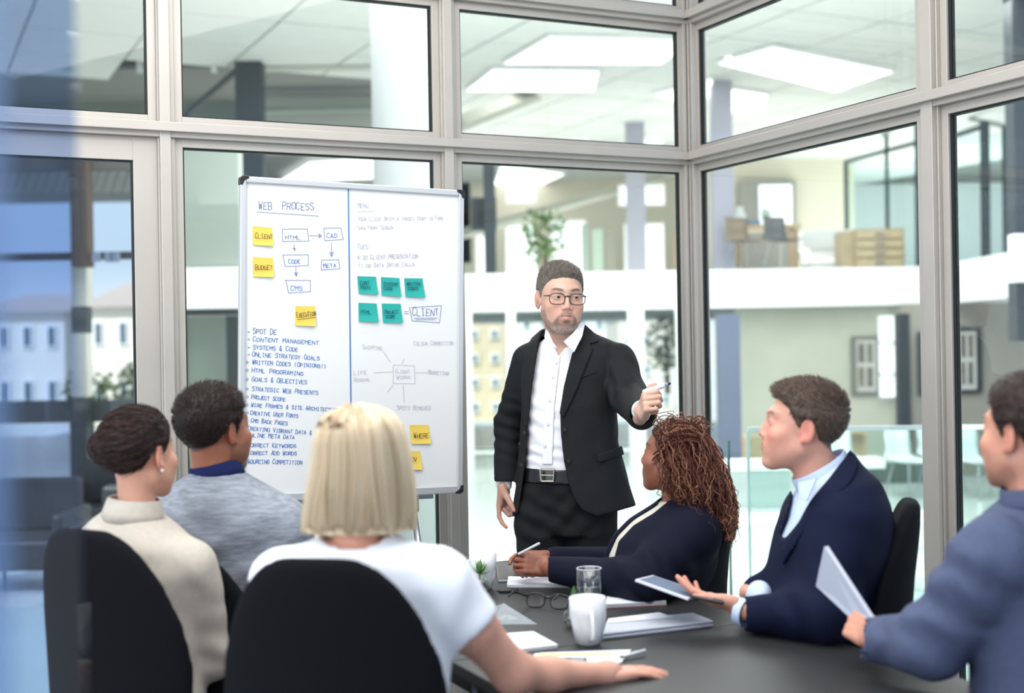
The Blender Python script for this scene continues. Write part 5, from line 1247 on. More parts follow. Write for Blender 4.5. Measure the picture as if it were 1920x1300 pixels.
# ------------------------------------------------------------------ the standing man
def presenter():
    D = 4.75
    c0 = P(1060, 1040, D); root = thing('person', 'standing man in a dark suit, white shirt and glasses, pointing a marker to the right', 'person', (c0[0], D, 0))
    skin = srgb(206, 164, 144); hairc = srgb(104, 95, 87)
    HC = P(1051, 559, D - .02); S = 1.06; M = headM(HC, 12, -3, 2, S)
    hl = hairline(.074, .05, -.005, -.06)
    def beard(v, r):
        gray = np.clip((-.088 - v[:, 2]) / .02, 0, 1)[:, None] * (r[:, None] > .5)
        return np.array(srgb(88, 60, 47)) * np.where(v[:, 2:3] > -.058, .75, 1.) * (1 - gray) + np.array(srgb(176, 168, 160)) * gray
    colf = skin_col(skin, srgb(184, 134, 120), brow=srgb(62, 44, 36), beard=(beard, 1.0), hairc=srgb(122, 112, 103), hl=hl)
    hd = lambda p: head_sdf(p, jaw=.92, nose=1.05, mouth_open=1.0)
    nb = toloc(M, np.array([P(1058, 655, D + .03)]).astype(F32))[0]
    v, f = mesh_sdf(lambda p: smin(hd(p), s_cap(p, (0, .02, -.06), nb, .053, .060), .018), (-.1, -.13, -.24), (.1, .13, .13), .0021)
    g = Geo(); g.add(xf(M, v), f.tolist(), col=colf(v))
    # arms under the sleeves and both hands
    wr = P(1207, 766, 4.22); hr = P(1213, 742, 4.12)
    wl_ = P(945, 912, 4.78)
    Mh = add_hand(g, P(1203, 775, 4.31), P(1214, 738, 4.22) - P(1203, 775, 4.31) + np.array([.0, -.035, 0]), (.75, .55, -.25), skin, [(1.1, 1.5, .7), (1.25, 1.5, .8), (1.3, 1.5, .9), (1.35, 1.5, .9)], s=.98, side=-1, thumb=(.80, .62, -.28), tc=.45, spread=.02, h=.0022)
    add_hand(g, wl_ + [-.002, 0, .012], (-.10, -.06, -1), (.85, -.30, 0), srgb(196, 148, 128), [(.15, .45, .3), (.9, .9, .4), (1.0, .9, .5), (1.05, .9, .5)], s=.98, side=-1, thumb=(.30, .80, -.70), tc=.1, spread=.05, h=.0022)
    sh = [P(985, 672, D + .03), P(952, 800, D + .10), P(944, 905, D + .03)]
    sr = [P(1160, 672, D - .02), P(1180, 748, 4.60), P(1203, 772, 4.31)]
    tor = px_loft([(625, 1035, 1095, D + .02, .05), (655, 992, 1150, D + .02, .075), (690, 985, 1158, D + .01, .10), (760, 984, 1152, D, .112), (830, 986, 1140, D, .108), (880, 984, 1142, D, .105), (960, 975, 1150, D, .11)])
    core = lambda p: smin(smin(tor.sdf(p, -.012), s_chain(p, sh, [.045, .036, .026], .02), .03), s_chain(p, sr, [.045, .038, .027], .02), .03)
    lo, hi = bounds([P(930, 620, D), P(1220, 960, D), P(1210, 770, 4.25)], .12)
    add_skin(g, core, lo, hi, .011, skin)
    body = obj('body', g, m_skin, root, smooth=True, colors=True)
    eyes(root, M, mat('iris_brown', srgb(66, 48, 38), 0.5, spec=.2), (.30, -.05), S)
    # hair: short, brushed up and to the side
    th = lambda p: np.interp(p[:, 2], [-.06, .0, .04, .075, .1], [.0012, .002, .005, .010, .015])
    @vec
    def flow(p): t = np.clip((p[:, 2] - .045) / .03, 0, 1); return np.stack([.55 * t + .1, .25 + .1 * t, .75 * t - .5 * (1 - t)], 1)
    short_hair(root, M, hl, th, hairc, srgb(160, 150, 140), 9000, lambda p: np.interp(p[:, 2], [-.05, .03, .08, .11], [.004, .007, .015, .018]), flow, hd, h=.0028, r=.0004, grade=.45, lift=lambda p: np.interp(p[:, 2], [0, .08], [.08, .26]))
    # glasses
    gl = thing('eyeglasses', 'dark rectangular eyeglasses worn by the standing man', 'glasses', HC)
    s = unit(M[:3, 0]); u = unit(M[:3, 2]); fw = -unit(M[:3, 1])
    spectacles(gl, xf(M, [(0, -.0945, -.003)])[0], s, u, fw, mat('tortoise_dark', srgb(62, 50, 46), 0.3), w=.028, h=.0195, gap=.0195, rad=.0018, temple=.10, spread=1.0)
    # shirt
    msh = cloth('white_shirt_cotton', (236, 236, 240), noise=.02, bump=.05)
    shirt = lambda p: smin(tor.sdf(p, .000), s_cap(p, P(1062, 640, D + .03), P(1060, 628, D + .03), .074, .060), .02) + fold(p, P(1000, 800, D - .1), .16, (.4, 0, 1), 120, .0022, 1) + fold(p, P(1020, 860, D - .1), .1, (.2, 0, 1), 170, .0022, 2)
    nk = M @ np.array([0, 0, 0, 1]); VN = px_poly([(1026, 600), (1032, 630), (1048, 668), (1068, 640), (1092, 600)], D); neckhole = lambda p: np.minimum(s_cap(p, P(1064, 600, D - .02), P(1060, 645, D - .01), .060, .040), smax(poly_sdf(p, VN, D), p[:, 1] - F32(D - .01), .002))
    v0, f0 = mesh_sdf(lambda p: smax(smax(smax(shirt(p), -neckhole(p), .004), (p[:, 2] - F32(P(1060, 628, D)[2])), .004), F32(P(1060, 886, D)[2]) - p[:, 2], .003), *bounds([P(985, 880, D), P(1140, 618, D)], .13), .0055)
    g = Geo(); g.add(v0, f0.tolist()); so = obj('shirt', g, msh, root, smooth=True)
    # collar wings, placket, buttons
    def on_front(px, py, off=.0):
        lofted = tor; q = P(px, py, D - .1)
        for _ in range(6):
            d = float(lofted.sdf(np.array([q]).astype(F32), off)[0]); dirr = unit(P(px, py, 1.0) - CAM); q = q + dirr * d * .8
        return q
    def strip(name, pts_px, m, off, th=.003, sub=8, sm=False, lift=None):
        """a flat cloth panel following the chest: polygon in frame pixels, draped on the torso"""
        poly = px_poly(pts_px, D)
        def f(p):
            d = tor.sdf(p, off)
            if lift is not None: d = d - lift(p)
            return smax(smax(d - th, -d - .002, .001), poly_sdf(p, poly, D), .002)
        pp = [P(x, y, D) for x, y in pts_px]; lo, hi = bounds(pp, .015); lo[1] -= .16; hi[1] = D - .005
        gg = sdf_geo(f, lo, hi, .003); return obj(name, gg, m, root, smooth=True)
    strip('placket', [(1036, 668), (1051, 668), (1040, 760), (1036, 872), (1016, 872), (1022, 760)], msh, .002, .0042)
    for i, (x, y) in enumerate(((1043, 682), (1037, 708), (1031, 752), (1028, 796), (1022, 837))):
        q = on_front(x, y, .0075); button(root, q, (.05, -1, 0), .0055, mat('pearl_button', srgb(214, 214, 218), 0.25))
    mcol = msh
    def wing(name, quads, m, th=.004):
        pts = [P(*q) for q in quads]; c = np.mean(pts, 0); k = len(pts)
        n = unit(np.cross(pts[1] - pts[0], pts[2] - pts[0])); n = n if n[1] > 0 else -n
        g = Geo(); g.add(pts + [p + n * th for p in pts], [tuple(range(k)), tuple(range(2*k-1, k-1, -1))] + [(i, i + k, (i+1) % k + k, (i+1) % k) for i in range(k)]); return obj(name, g, m, root, bevel=.0012)
    wing('collar', [(1024, 617, 4.70), (1021, 630, 4.65), (1024, 640, 4.618), (1044, 652, 4.60), (1036, 640, 4.635), (1028, 622, 4.68)], mcol)
    wing('collar', [(1092, 603, 4.72), (1097, 608, 4.73), (1092, 630, 4.66), (1077, 660, 4.60), (1058, 640, 4.60), (1074, 626, 4.65)], mcol)
    # jacket
    mj = cloth('black_wool_suit', (32, 33, 35), noise=.05)
    jk = px_loft([(612, 1024, 1098, D + .05, .045), (628, 1008, 1118, D + .05, .07), (645, 985, 1160, D + .03, .095), (665, 976, 1172, D + .02, .115), (700, 976, 1164, D + .01, .125), (760, 978, 1156, D, .13), (830, 974, 1160, D, .128), (880, 970, 1172, D, .13), (930, 965, 1186, D, .135), (965, 961, 1196, D, .14)])
    opening = px_poly([(1023, 600), (1008, 660), (997, 730), (991, 790), (985, 870), (974, 950), (967, 1000), (1150, 1010), (1118, 968), (1092, 958), (1076, 935), (1066, 905), (1057, 865), (1052, 820), (1050, 775), (1058, 725), (1072, 665), (1090, 620), (1096, 598)], D)
    hem = px_poly([(940, 590), (1250, 590), (1250, 900), (1198, 947), (1150, 961), (1118, 969), (1100, 966), (975, 960), (965, 968), (958, 972), (930, 950)], D)
    def jacket(p):
        arms = smin(s_chain(p, [P(990, 676, D + .03), P(953, 795, D + .10), P(946, 912, D + .03)], [.060, .050, .0435], .03),
                    s_chain(p, [P(1160, 676, D - .01), P(1178, 746, 4.62), P(1203, 778, 4.355)], [.064, .063, .052], .03), .0)
        arms = arms + fold(p, P(952, 800, D + .05), .12, (.3, 0, 1), 130, .0045, 3) + fold(p, P(1180, 735, 4.6), .12, (1, -.4, .9), 110, .006, 5) + fold(p, P(1165, 690, 4.7), .1, (.7, 0, .8), 90, .004, 6)
        d = jk.sdf(p) + .002 * fbm(p, 16, 2) + fold(p, P(1130, 840, D - .1), .15, (1, 0, .3), 60, .003, 4)
        shell = smax(d, -(d + .010), .003)
        front = p[:, 1] < D + .01
        op = poly_sdf(p, opening, D); op = np.where(front, op, 1.0)
        neck = s_cap(p, P(1064, 590, D - .01), P(1060, 640, D - .01), .066, .066)
        body = smax(smax(shell, -op, .003), poly_sdf(p, hem, D), .004)
        body = smax(body, -neck, .004)
        arms = smax(arms, F32(P(946, 905, D)[2]) - p[:, 2] - .0 * p[:, 0], .003) if False else arms
        # cut the sleeve ends
        e1 = (p - P(946, 903, D + .03).astype(F32)) @ np.array([.0, -.05, -1], F32)
        a0 = P(1203, 775, 4.335); dd = unit(P(1203, 778, 4.34) - P(1178, 746, 4.62)); e2 = (p - a0.astype(F32)) @ dd.astype(F32)
        near1 = p[:, 0] < F32(P(1040, 0, D)[0])
        arms = np.where(near1, smax(arms, e1, .004), smax(arms, e2, .004))
        hol = np.where(near1, s_cap(p, P(946, 897, D + .03), P(945, 930, D + .03), .0295), s_cap(p, P(1198, 770, 4.40), P(1206, 782, 4.28), .036))
        arms = smax(arms, -hol, .003)
        return smin(body, arms, .012)
    lo, hi = bounds([P(935, 600, D), P(1235, 975, D), P(1215, 790, 4.25)], .06); hi[1] = D + .22; lo[0] = P(925, 700, D)[0]
    jo = obj('jacket', sdf_geo(jacket, lo, hi, .0048, relax=1), mj, root, smooth=True)
    def jstrip(name, pts_px, off, th, m=mj):
        poly = px_poly(pts_px, D)
        def f(p): d = jk.sdf(p, off); return smax(smax(d - th, -d - .004, .001), poly_sdf(p, poly, D), .0015)
        pp = [P(x, y, D) for x, y in pts_px]; lo, hi = bounds(pp, .015); lo[1] -= .18; hi[1] = D + .02
        return obj(name, sdf_geo(f, lo, hi, .0036), m, jo, smooth=True)
    jstrip('lapel', [(1094, 606), (1112, 622), (1124, 640), (1106, 645), (1112, 655), (1098, 690), (1078, 740), (1056, 785), (1049, 775), (1057, 725), (1071, 668), (1086, 625)], .005, .0045)
    jstrip('lapel', [(1020, 615), (1010, 640), (1002, 690), (994, 745), (989, 800), (983, 800), (978, 740), (976, 700), (984, 655), (1000, 628)], .005, .0045)
    jstrip('pocket_flap', [(1119, 853), (1166, 836), (1172, 852), (1126, 868), (1121, 866)], .003, .004)
    jstrip('breast_pocket', [(1072, 712), (1118, 696), (1119, 699), (1073, 716)], .002, .0035)
    for x, y in ((1059, 806), (1066, 865), (977, 872), (982, 812)):
        q = P(x, y, D - .135 if x > 1000 else D - .09); button(root, q, (0, -1, 0), .0065, m_blk)
    mcuf = msh
    cuff(root, P(946, 897, D + .03), P(944, 914, D + .03), .0295, mcuf)
    cuff(root, P(1199, 771, 4.39), P(1204, 769, 4.315), .0335, mcuf)
    # trousers, belt
    mt = cloth('black_wool_trousers', (27, 28, 30), noise=.05)
    tr = px_loft([(872, 984, 1146, D, .102), (905, 978, 1150, D, .108), (960, 967, 1156, D + .01, .118), (1000, 966, 1156, D + .01, .115)])
    tz = P(1060, 1000, D)[2]
    def trous(p):
        d = smax(tr.sdf(p), p[:, 2] - F32(P(1060, 880, D)[2]), .006)
        for s, x in ((-1, 1016), (1, 1104)):
            d = smin(d, s_chain(p, [P(x, 960, D + .01), P(x + s * 1, 1130, D - .01), P(x + s * 5, 1372, D)], [.098, .084, .06], .02), .02)
        return d + fold(p, P(1010, 980, D - .1), .12, (.5, 0, 1), 100, .006, 4) + fold(p, P(1080, 960, D - .1), .10, (-.8, 0, .8), 90, .006, 9) + .002 * fbm(p, 14, 1)
    lo, hi = bounds([P(955, 880, D), P(1170, 1378, D)], .05); lo[1] -= .14; hi[1] += .14; lo[2] = .03
    obj('trousers', sdf_geo(trous, lo, hi, .0085), mt, root, smooth=True)
    for s, x in ((-1, 1008), (1, 1114)):
        b = P(x, 1372, D); b[2] = 0; d = unit([s * .25, -1, 0])
        obj('shoe', sdf_geo(lambda p: smax(smin(s_ell(p, b + [0, 0, .05], (.05, .07, .06)), s_cap(p, b + [0, 0, .04], b + d * .2 + [0, 0, .025], .042, .03), .03), -p[:, 2], .003), b - .15 - [0, .15, 0], b + .15, .008), m_blk, root, smooth=True)
    bl = px_loft([(870, 983, 1146, D, .104), (912, 980, 1150, D, .110)])
    zt, zb_ = F32(P(1030, 876, D)[2]), F32(P(1030, 903, D)[2])
    def belt(p): d = bl.sdf(p, .006); z = p[:, 2] + .03 * (p[:, 0] - F32(P(1030, 880, D)[0])); return smax(smax(d, -d - .008, .001), np.maximum(z - zt, zb_ - z), .002)
    lo, hi = bounds([P(980, 900, D), P(1150, 872, D)], .03); lo[1] -= .12; hi[1] += .12
    bo = obj('belt', sdf_geo(belt, lo, hi, .0045), mat('black_leather', srgb(22, 22, 23), 0.3), root, smooth=True)
    mb = mat('buckle_metal', srgb(196, 190, 180), 0.2, 1.0); bk = [P(x, y, D - .123) for x, y in ((1013, 880), (1039, 881), (1038, 903), (1015, 903))]
    g = Geo(); 
    for i in range(4): g.tube([bk[i], bk[(i+1) % 4]], .0042, 4)
    g.tube([bk[0] * .5 + bk[3] * .5, bk[1] * .5 + bk[2] * .5], .0022, 6); obj('buckle', g, mb, bo, bevel=.0008)
    # marker in the hand
    tip = P(1257, 719, 4.215); tail = P(1206, 736, 4.275)
    r = thing('marker_pen', 'white whiteboard marker with a black tip held out by the standing man', 'marker', (tip + tail) / 2); d = tip - tail
    g = Geo(); g.tube([tail, tail + d * .03, tail + d * .78, tail + d * .82], [.006, .0085, .0085, .0068], 16); obj('barrel', g, m_pen, r, smooth=True)
    g = Geo(); g.tube([tail + d * .82, tail + d * .93], [.0066, .0055], 14); obj('grip', g, mat('marker_collar', srgb(150, 150, 190), 0.4), r, smooth=True)
    g = Geo(); g.tube([tail + d * .93, tip], [.0048, .0035], 10); obj('nib', g, m_blk, r, smooth=True)
presenter()
# ------------------------------------------------------------------ the seated people
def band(root, c, axis, r, h, m, name='collar', t=.004, ry=None, flare=1.0):
    axis = unit(axis); a = unit(np.cross(axis, [0, 1, .01])); b = np.cross(axis, a); c = np.asarray(c, float); V = []
    n = 36; rings = [(r * flare, -h / 2), (r * (1 + flare) / 2, 0), (r, h / 2), (r - t * .5, h / 2 + t * .5), (r - t, h / 2), (r - t, -h / 2)]
    ry = ry or 1.0
    for rr, z in rings:
        for k in range(n):
            q = 2 * math.pi * k / n; V.append(c + a * rr * math.cos(q) + b * rr * ry * math.sin(q) + axis * z)
    f = [(i*n+j, i*n+(j+1) % n, ((i+1) % 6)*n+(j+1) % n, ((i+1) % 6)*n+j) for i in range(6) for j in range(n)]
    g = Geo(); g.add(V, f); return obj(name, g, m, root, smooth=True)
def head_geo(g, M, hd, colf, nb, h=.0028, nr=(.052, .058), lo=(-.1, -.13, -.26), hi=(.1, .16, .13)):
    v, f = mesh_sdf(lambda p: smin(hd(p), s_cap(p, (0, .024, -.055), nb, *nr), .018), lo, hi, h)
    g.add(xf(M, v), f.tolist(), col=colf(v))
def local(M, q): return toloc(M, np.array([q]).astype(F32))[0]
def earring(root, M, side=-1):
    g = Geo(); g.sphere(xf(M, [(side * .079, .008, -.041)])[0], .0042, 14, 10); obj('earring', g, mat('pearl', srgb(232, 224, 210), 0.2, coat=.5), root, smooth=True)
def sdf_obj(name, f, pts, m, root, h, mg=.05, relax=1, ymargin=0):
    lo, hi = bounds(pts, mg); lo[1] -= ymargin; hi[1] += ymargin
    return obj(name, sdf_geo(f, lo, hi, h, relax=relax), m, root, smooth=True)

def navy_man():
    D = 3.4; c = P(1540, 1300, D); c[2] = 0
    root = thing('person', 'seated man in a navy blazer and light blue shirt, in profile, holding a tablet', 'person', c)
    skin = srgb(208, 152, 130); hairc = srgb(92, 76, 66); HC = P(1503, 800, D); S = 1.0; M = headM(HC, -101, 7, 0, S)
    hl = hairline(.070, .045, -.004, -.074)
    g = Geo(); hd = lambda p: head_sdf(p, jaw=1.05, nose=1.15)
    nb = local(M, P(1548, 945, D))
    head_geo(g, M, hd, skin_col(skin, srgb(190, 120, 108), brow=srgb(110, 86, 72), hairc=hairc, hl=hl, flush=.2), nb, .0026, (.055, .063))
    keys = [(846, 1560, 1598, 3.42, .05), (870, 1530, 1612, 3.41, .10), (900, 1500, 1642, 3.4, .16), (945, 1476, 1662, 3.4, .19), (1000, 1456, 1674, 3.4, .20), (1060, 1442, 1674, 3.4, .195), (1120, 1430, 1660, 3.4, .19), (1200, 1425, 1645, 3.4, .19), (1300, 1430, 1640, 3.4, .20), (1350, 1440, 1630, 3.4, .20)]
    T = px_loft(keys, e=2.2)
    sh, el, wr = P(1585, 985, 3.26), P(1548, 1150, 3.18), P(1392, 1146, 3.30)
    sh2, el2, wr2 = P(1570, 968, 3.58), P(1500, 1120, 3.66), P(1400, 1112, 3.45)
    core = lambda p: smin(smin(T.sdf(p, -.02), s_chain(p, [sh, el, wr], [.05, .04, .027], .02), .02), s_chain(p, [sh2, el2, wr2], [.05, .04, .027], .02), .02)
    add_skin(g, core, *bounds([P(1420, 850, 3.4), P(1680, 1350, 3.4), wr, wr2], .1) , .016, skin)
    # hand with thumb on the tablet
    add_hand(g, P(1388, 1142, 3.31), P(1290, 1112, 3.36) - P(1388, 1142, 3.31), (.25, .35, .9), skin, [(.1, .25, .2), (.12, .3, .2), (.2, .35, .25), (.3, .4, .3)], s=.98, side=1, thumb=(.35, .8, .2), tc=.1, spread=.05)
    obj('body', g, m_skin, root, smooth=True, colors=True); eyes(root, M, mat('iris_blue', srgb(70, 88, 106), 0.5, spec=.2), s=S)
    th = lambda p: np.interp(p[:, 2], [-.06, 0, .05, .09], [.002, .005, .010, .015]) + .010 * np.exp(-((p[:, 1] + .065) ** 2 + (p[:, 2] - .09) ** 2) / .0008)
    @vec
    def flow(p): return np.stack([0 * p[:, 0] - .2, np.where(p[:, 2] > .06, -.6, .5), np.where(p[:, 2] > .05, .25, -.8)], 1)
    short_hair(root, M, hl, th, hairc, srgb(120, 104, 92), 5200, lambda p: np.interp(p[:, 2], [-.05, .03, .09], [.006, .012, .022]), flow, hd, h=.0034, r=.0006, lift=.5, seed=3)
    msh = cloth('light_blue_shirt', (196, 212, 240), noise=.03, bump=.06)
    mn = cloth('navy_blazer', (13, 20, 46), noise=.06)
    opening = px_poly([(1570, 820), (1594, 843), (1552, 900), (1524, 938), (1499, 978), (1470, 1012), (1464, 1003), (1478, 965), (1486, 930), (1480, 900), (1520, 860)], D)
    sdf_obj('shirt', lambda p: smax(T.sdf(p, -.012), -s_cap(p, P(1530, 850, D), P(1549, 935, D), .05, .045), .004), [P(1440, 860, D), P(1640, 1080, D)], msh, root, .0065, ymargin=.12)
    band(root, P(1541, 884, D), (-.5, .0, .86), .079, .040, msh, ry=.9, flare=1.06)
    def lap(a, b, c3, d3, nm='collar_point'):
        pts = [P(*a), P(*b), P(*c3), P(*d3)]; n = unit(np.cross(pts[1] - pts[0], pts[2] - pts[0])); n = n if n[1] > 0 else -n
        G = Geo(); G.add(pts + [q + n * .004 for q in pts], [(0, 1, 2, 3), (7, 6, 5, 4)] + [(i, i+4, (i+1) % 4 + 4, (i+1) % 4) for i in range(4)]); obj(nm, G, msh, root, bevel=.001)
    lap((1496, 905, 3.29), (1531, 897, 3.24), (1512, 940, 3.25), (1497, 932, 3.28))
    def jack(p):
        d = T.sdf(p) + .0025 * fbm(p, 13, 4)
        d = smax(d, -(d + .026), .003)
        op = poly_sdf(p, opening, D); d = smax(d, -np.where(p[:, 1] < D, op, op), .004)
        d = smax(d, -s_cap(p, P(1530, 830, D), P(1550, 930, D), .070), .004)
        a = s_chain(p, [sh, el, P(1402, 1152, 3.29)], [.072, .060, .045], .06) + fold(p, el, .13, (1, 0, .6), 95, .006, 2) + fold(p, sh - [0, 0, .1], .12, (.3, 0, 1), 60, .004, 3)
        b = s_chain(p, [sh2, el2, P(1420, 1110, 3.47)], [.078, .058, .042], .05)
        a = smax(a, -s_cap(p, P(1410, 1150, 3.29), P(1370, 1148, 3.31), .036), .003); a = smax(a, F32(-1) * (p[:, 0] - F32(P(1393, 1150, 3.29)[0])), .003)
        return smin(smin(d, a, .06), b, .05)
    sdf_obj('blazer', jack, [P(1390, 840, D), P(1690, 1352, D)], mn, root, .0075, .06, ymargin=.24)
    # lapel roll
    LP = px_poly([(1594, 843), (1612, 866), (1600, 900), (1560, 945), (1538, 950), (1500, 1010), (1468, 1060), (1464, 1030), (1500, 978), (1526, 938), (1555, 900)], D)
    sdf_obj('lapel', lambda p: smax(smax(T.sdf(p, .001) - .0085, -T.sdf(p, .001) - .004, .001), smax(poly_sdf(p, LP, D), p[:, 1] - F32(D), .001), .002), [P(1465, 845, D), P(1612, 1060, D)], mn, root, .006, .02, ymargin=.18)
    sdf_obj('shirt_front', lambda p: s_ell(p, P(1424, 1122, 3.36), (.036, .05, .046)) + fold(p, P(1424, 1120, 3.25), .08, (1, 0, -.6), 130, .004, 2), [P(1424, 1120, 3.30)], msh, root, .006, .075)
    cuff(root, P(1400, 1151, 3.29), P(1386, 1147, 3.305), .036, msh)
    seated_legs(root, P(1530, 1335, D), P(1330, 1330, 3.55), P(1330, 1640, 3.6), (.03, .11, 0), cloth('dark_trousers', (30, 32, 40)))
    # tablet and pen in his hand
    q = [P(1191, 1090, 3.46), P(1246, 1083, 3.44), P(1335, 1126, 3.36), P(1262, 1117, 3.30)]
    q = [P(1190, 1091, 3.38), P(1222, 1083, 3.52), P(1322, 1117, 3.46), P(1290, 1127, 3.30)]
    r = thing('tablet', 'white tablet held up by the man in the navy blazer', 'tablet', np.mean(q, 0)); n = unit(np.cross(q[1] - q[0], q[3] - q[0])); n = n if n[2] > 0 else -n
    def plate(nm, q, n, t0, t1, m, par, ins=0.0, bevel=.0015):
        c = np.mean(q, 0); q = [x + (c - x) * ins for x in q]; V = [x + n * t0 for x in q] + [x + n * t1 for x in q]
        g = Geo(); g.add(V, [(0, 1, 2, 3), (7, 6, 5, 4)] + [(i, i+4, (i+1) % 4 + 4, (i+1) % 4) for i in range(4)]); return obj(nm, g, m, par, bevel=bevel)
    plate('body', q, n, 0, .007, mat('white_tablet_case', srgb(226, 230, 238), 0.3), r); plate('screen', q, n, -.0006, .0, mat('tablet_screen', srgb(150, 164, 190), 0.1), r, .1, 0); plate('screen', q, n, .007, .0074, mat('tablet_screen', srgb(150, 164, 190), 0.1), r, .1, 0)
    pen('ballpoint_pen', P(1357, 1131, 3.24), P(1290, 1118, 3.29), .0048, 'black pen held between the fingers of the man in the navy blazer', m_blk, m_blk)

def curly_woman():
    D = 3.95; c = P(1260, 1300, D); c[2] = 0
    root = thing('person', 'seated woman with long curly auburn hair and a dark navy blazer, hands clasped', 'person', c)
    skin = srgb(138, 84, 62); hairc = srgb(84, 52, 42); HC = P(1262, 853, D); S = .95; M = headM(HC, -117, 5, 0, S)
    hl = hairline(.070, .05, .012, -.06)
    g = Geo(); hd = lambda p: head_sdf(p, fem=1, jaw=.98, nose=.95, full=.6)
    head_geo(g, M, hd, skin_col(skin, srgb(140, 66, 62), brow=srgb(50, 34, 28), hairc=srgb(60, 38, 30), hl=hl, flush=.18), local(M, P(1275, 960, D)), .0028, (.05, .058))
    keys = [(930, 1245, 1300, 3.95, .07), (950, 1222, 1325, 3.95, .13), (975, 1180, 1340, 3.95, .17), (1005, 1150, 1350, 3.95, .19), (1040, 1134, 1346, 3.95, .195), (1080, 1130, 1338, 3.95, .19), (1130, 1140, 1325, 3.95, .19), (1180, 1140, 1320, 3.95, .20), (1250, 1150, 1325, 3.95, .21)]
    T = px_loft(keys, e=2.2)
    sh, el, wr = P(1300, 1000, 3.82), P(1210, 1092, 3.72), P(1028, 1066, 3.94)
    sh2, el2, wr2 = P(1285, 995, 4.08), P(1180, 1060, 4.16), P(1030, 1048, 4.06)
    add_skin(g, lambda p: smin(smin(T.sdf(p, -.02), s_chain(p, [sh, el, wr], [.045, .038, .027], .02), .02), s_chain(p, [sh2, el2, wr2], [.045, .038, .026], .02), .02), *bounds([P(1130, 930, D), P(1350, 1250, D), wr, wr2], .1), .016, skin)
    add_hand(g, P(1030, 1062, 3.95), (-1, .08, .12), (.1, 1, -.2), skin, [(.75, .9, .5), (.7, .9, .5), (.7, .9, .5), (.75, .9, .5)], s=.86, side=-1, thumb=(.3, .85, -.5), tc=.3, spread=.05)
    add_hand(g, P(1032, 1047, 4.05), (-1, -.1, .02), (-.1, -.7, -.6), skin, [(.25, .5, .5), (.55, .9, .6), (.7, .9, .6), (.8, .9, .6)], s=.88, side=-1, thumb=(.2, .95, -.3), tc=.15, spread=.03)
    obj('body', g, m_skin_d, root, smooth=True, colors=True); eyes(root, M, mat('iris_brown', srgb(66, 48, 38), 0.5, spec=.2), s=S)
    earring(root, M, -1); earring(root, M, 1)
    mtop = cloth('cream_knit_top', (206, 200, 186), noise=.08); mb = cloth('dark_navy_blazer', (12, 15, 34), noise=.06)
    opening = px_poly([(1240, 905), (1252, 940), (1226, 962), (1188, 985), (1160, 1015), (1148, 1060), (1126, 1060), (1130, 1020), (1150, 985), (1180, 958), (1215, 935)], D)
    sdf_obj('top', lambda p: T.sdf(p, -.013), [P(1130, 930, D), P(1340, 1090, D)], mtop, root, .007, ymargin=.12)
    def jack(p):
        d = T.sdf(p) + .0025 * fbm(p, 13, 4); d = smax(d, -(d + .026), .003)
        d = smax(d, -smax(poly_sdf(p, opening, D), p[:, 1] - F32(D - .0), .002), .004)
        d = smax(d, -s_cap(p, P(1262, 900, D), P(1272, 948, D), .060), .004)
        a = s_chain(p, [sh, el, P(1036, 1068, 3.93)], [.085, .068, .040], .05) + fold(p, el, .14, (1, 0, .7), 85, .006, 1) + fold(p, P(1260, 1040, 3.75), .12, (1, 0, .5), 70, .005, 3)
        b = s_chain(p, [sh2, el2, P(1040, 1048, 4.05)], [.078, .058, .038], .05)
        a = smax(a, -s_cap(p, P(1060, 1068, 3.93), P(1010, 1066, 3.95), .034), .003); d = smin(smin(d, a, .03), b, .03)
        return smax(d, F32(P(1026, 1060, 3.95)[0]) - p[:, 0], .003)
    sdf_obj('blazer', jack, [P(1020, 930, D), P(1360, 1252, D)], mb, root, .0075, .05, ymargin=.26)
    # hair volume and curls
    blob = lambda p: smin(smin(s_ell(p, P(1285, 848, D + .01), (.085, .095, .098)), s_ell(p, P(1312, 905, D + .0), (.078, .10, .09)), .05), s_ell(p, P(1322, 950, D - .01), (.062, .09, .06)), .04)
    Mi = inv(M)
    def hb(p):
        q = toloc(M, p); d = blob(p); face = s_ell(q, (0, -.075, -.04), (.075, .085, .1))
        d2 = smax(hd(q) - .006, (hl(q[:, 1]) - q[:, 2]).astype(F32), .005)
        side = s_ell(q, (-.085, -.035, -.02), (.03, .05, .06))
        return smax(smax(smin(d, d2, .01), -face, .01), -side, .01) + .002 * fbm(p, 80, 1)
    v, f = mesh_sdf(hb, *bounds([P(1200, 770, D), P(1375, 1000, D)], .05) if False else (P(1190, 1010, D) - [0, .14, 0], P(1385, 765, D) + [0, .14, 0]), .0055)
    g = Geo(); g.add(v, f.tolist(), col=col_noise(srgb(52, 32, 27), len(v), .15))
    N = 1500; nn = vnormals(v, f)
    vpx = 960 + FPX * ((v - CAM) @ CR) / v[:, 1]; cand = np.where((nn[:, 1] < .6) & (vpx > 1236))[0]
    K = 44; idx = rng.choice(cand, N); roots = v[idx].copy()
    knot = P(1302, 818, D - .09)
    paths = []
    tt = np.linspace(0, 1, K)
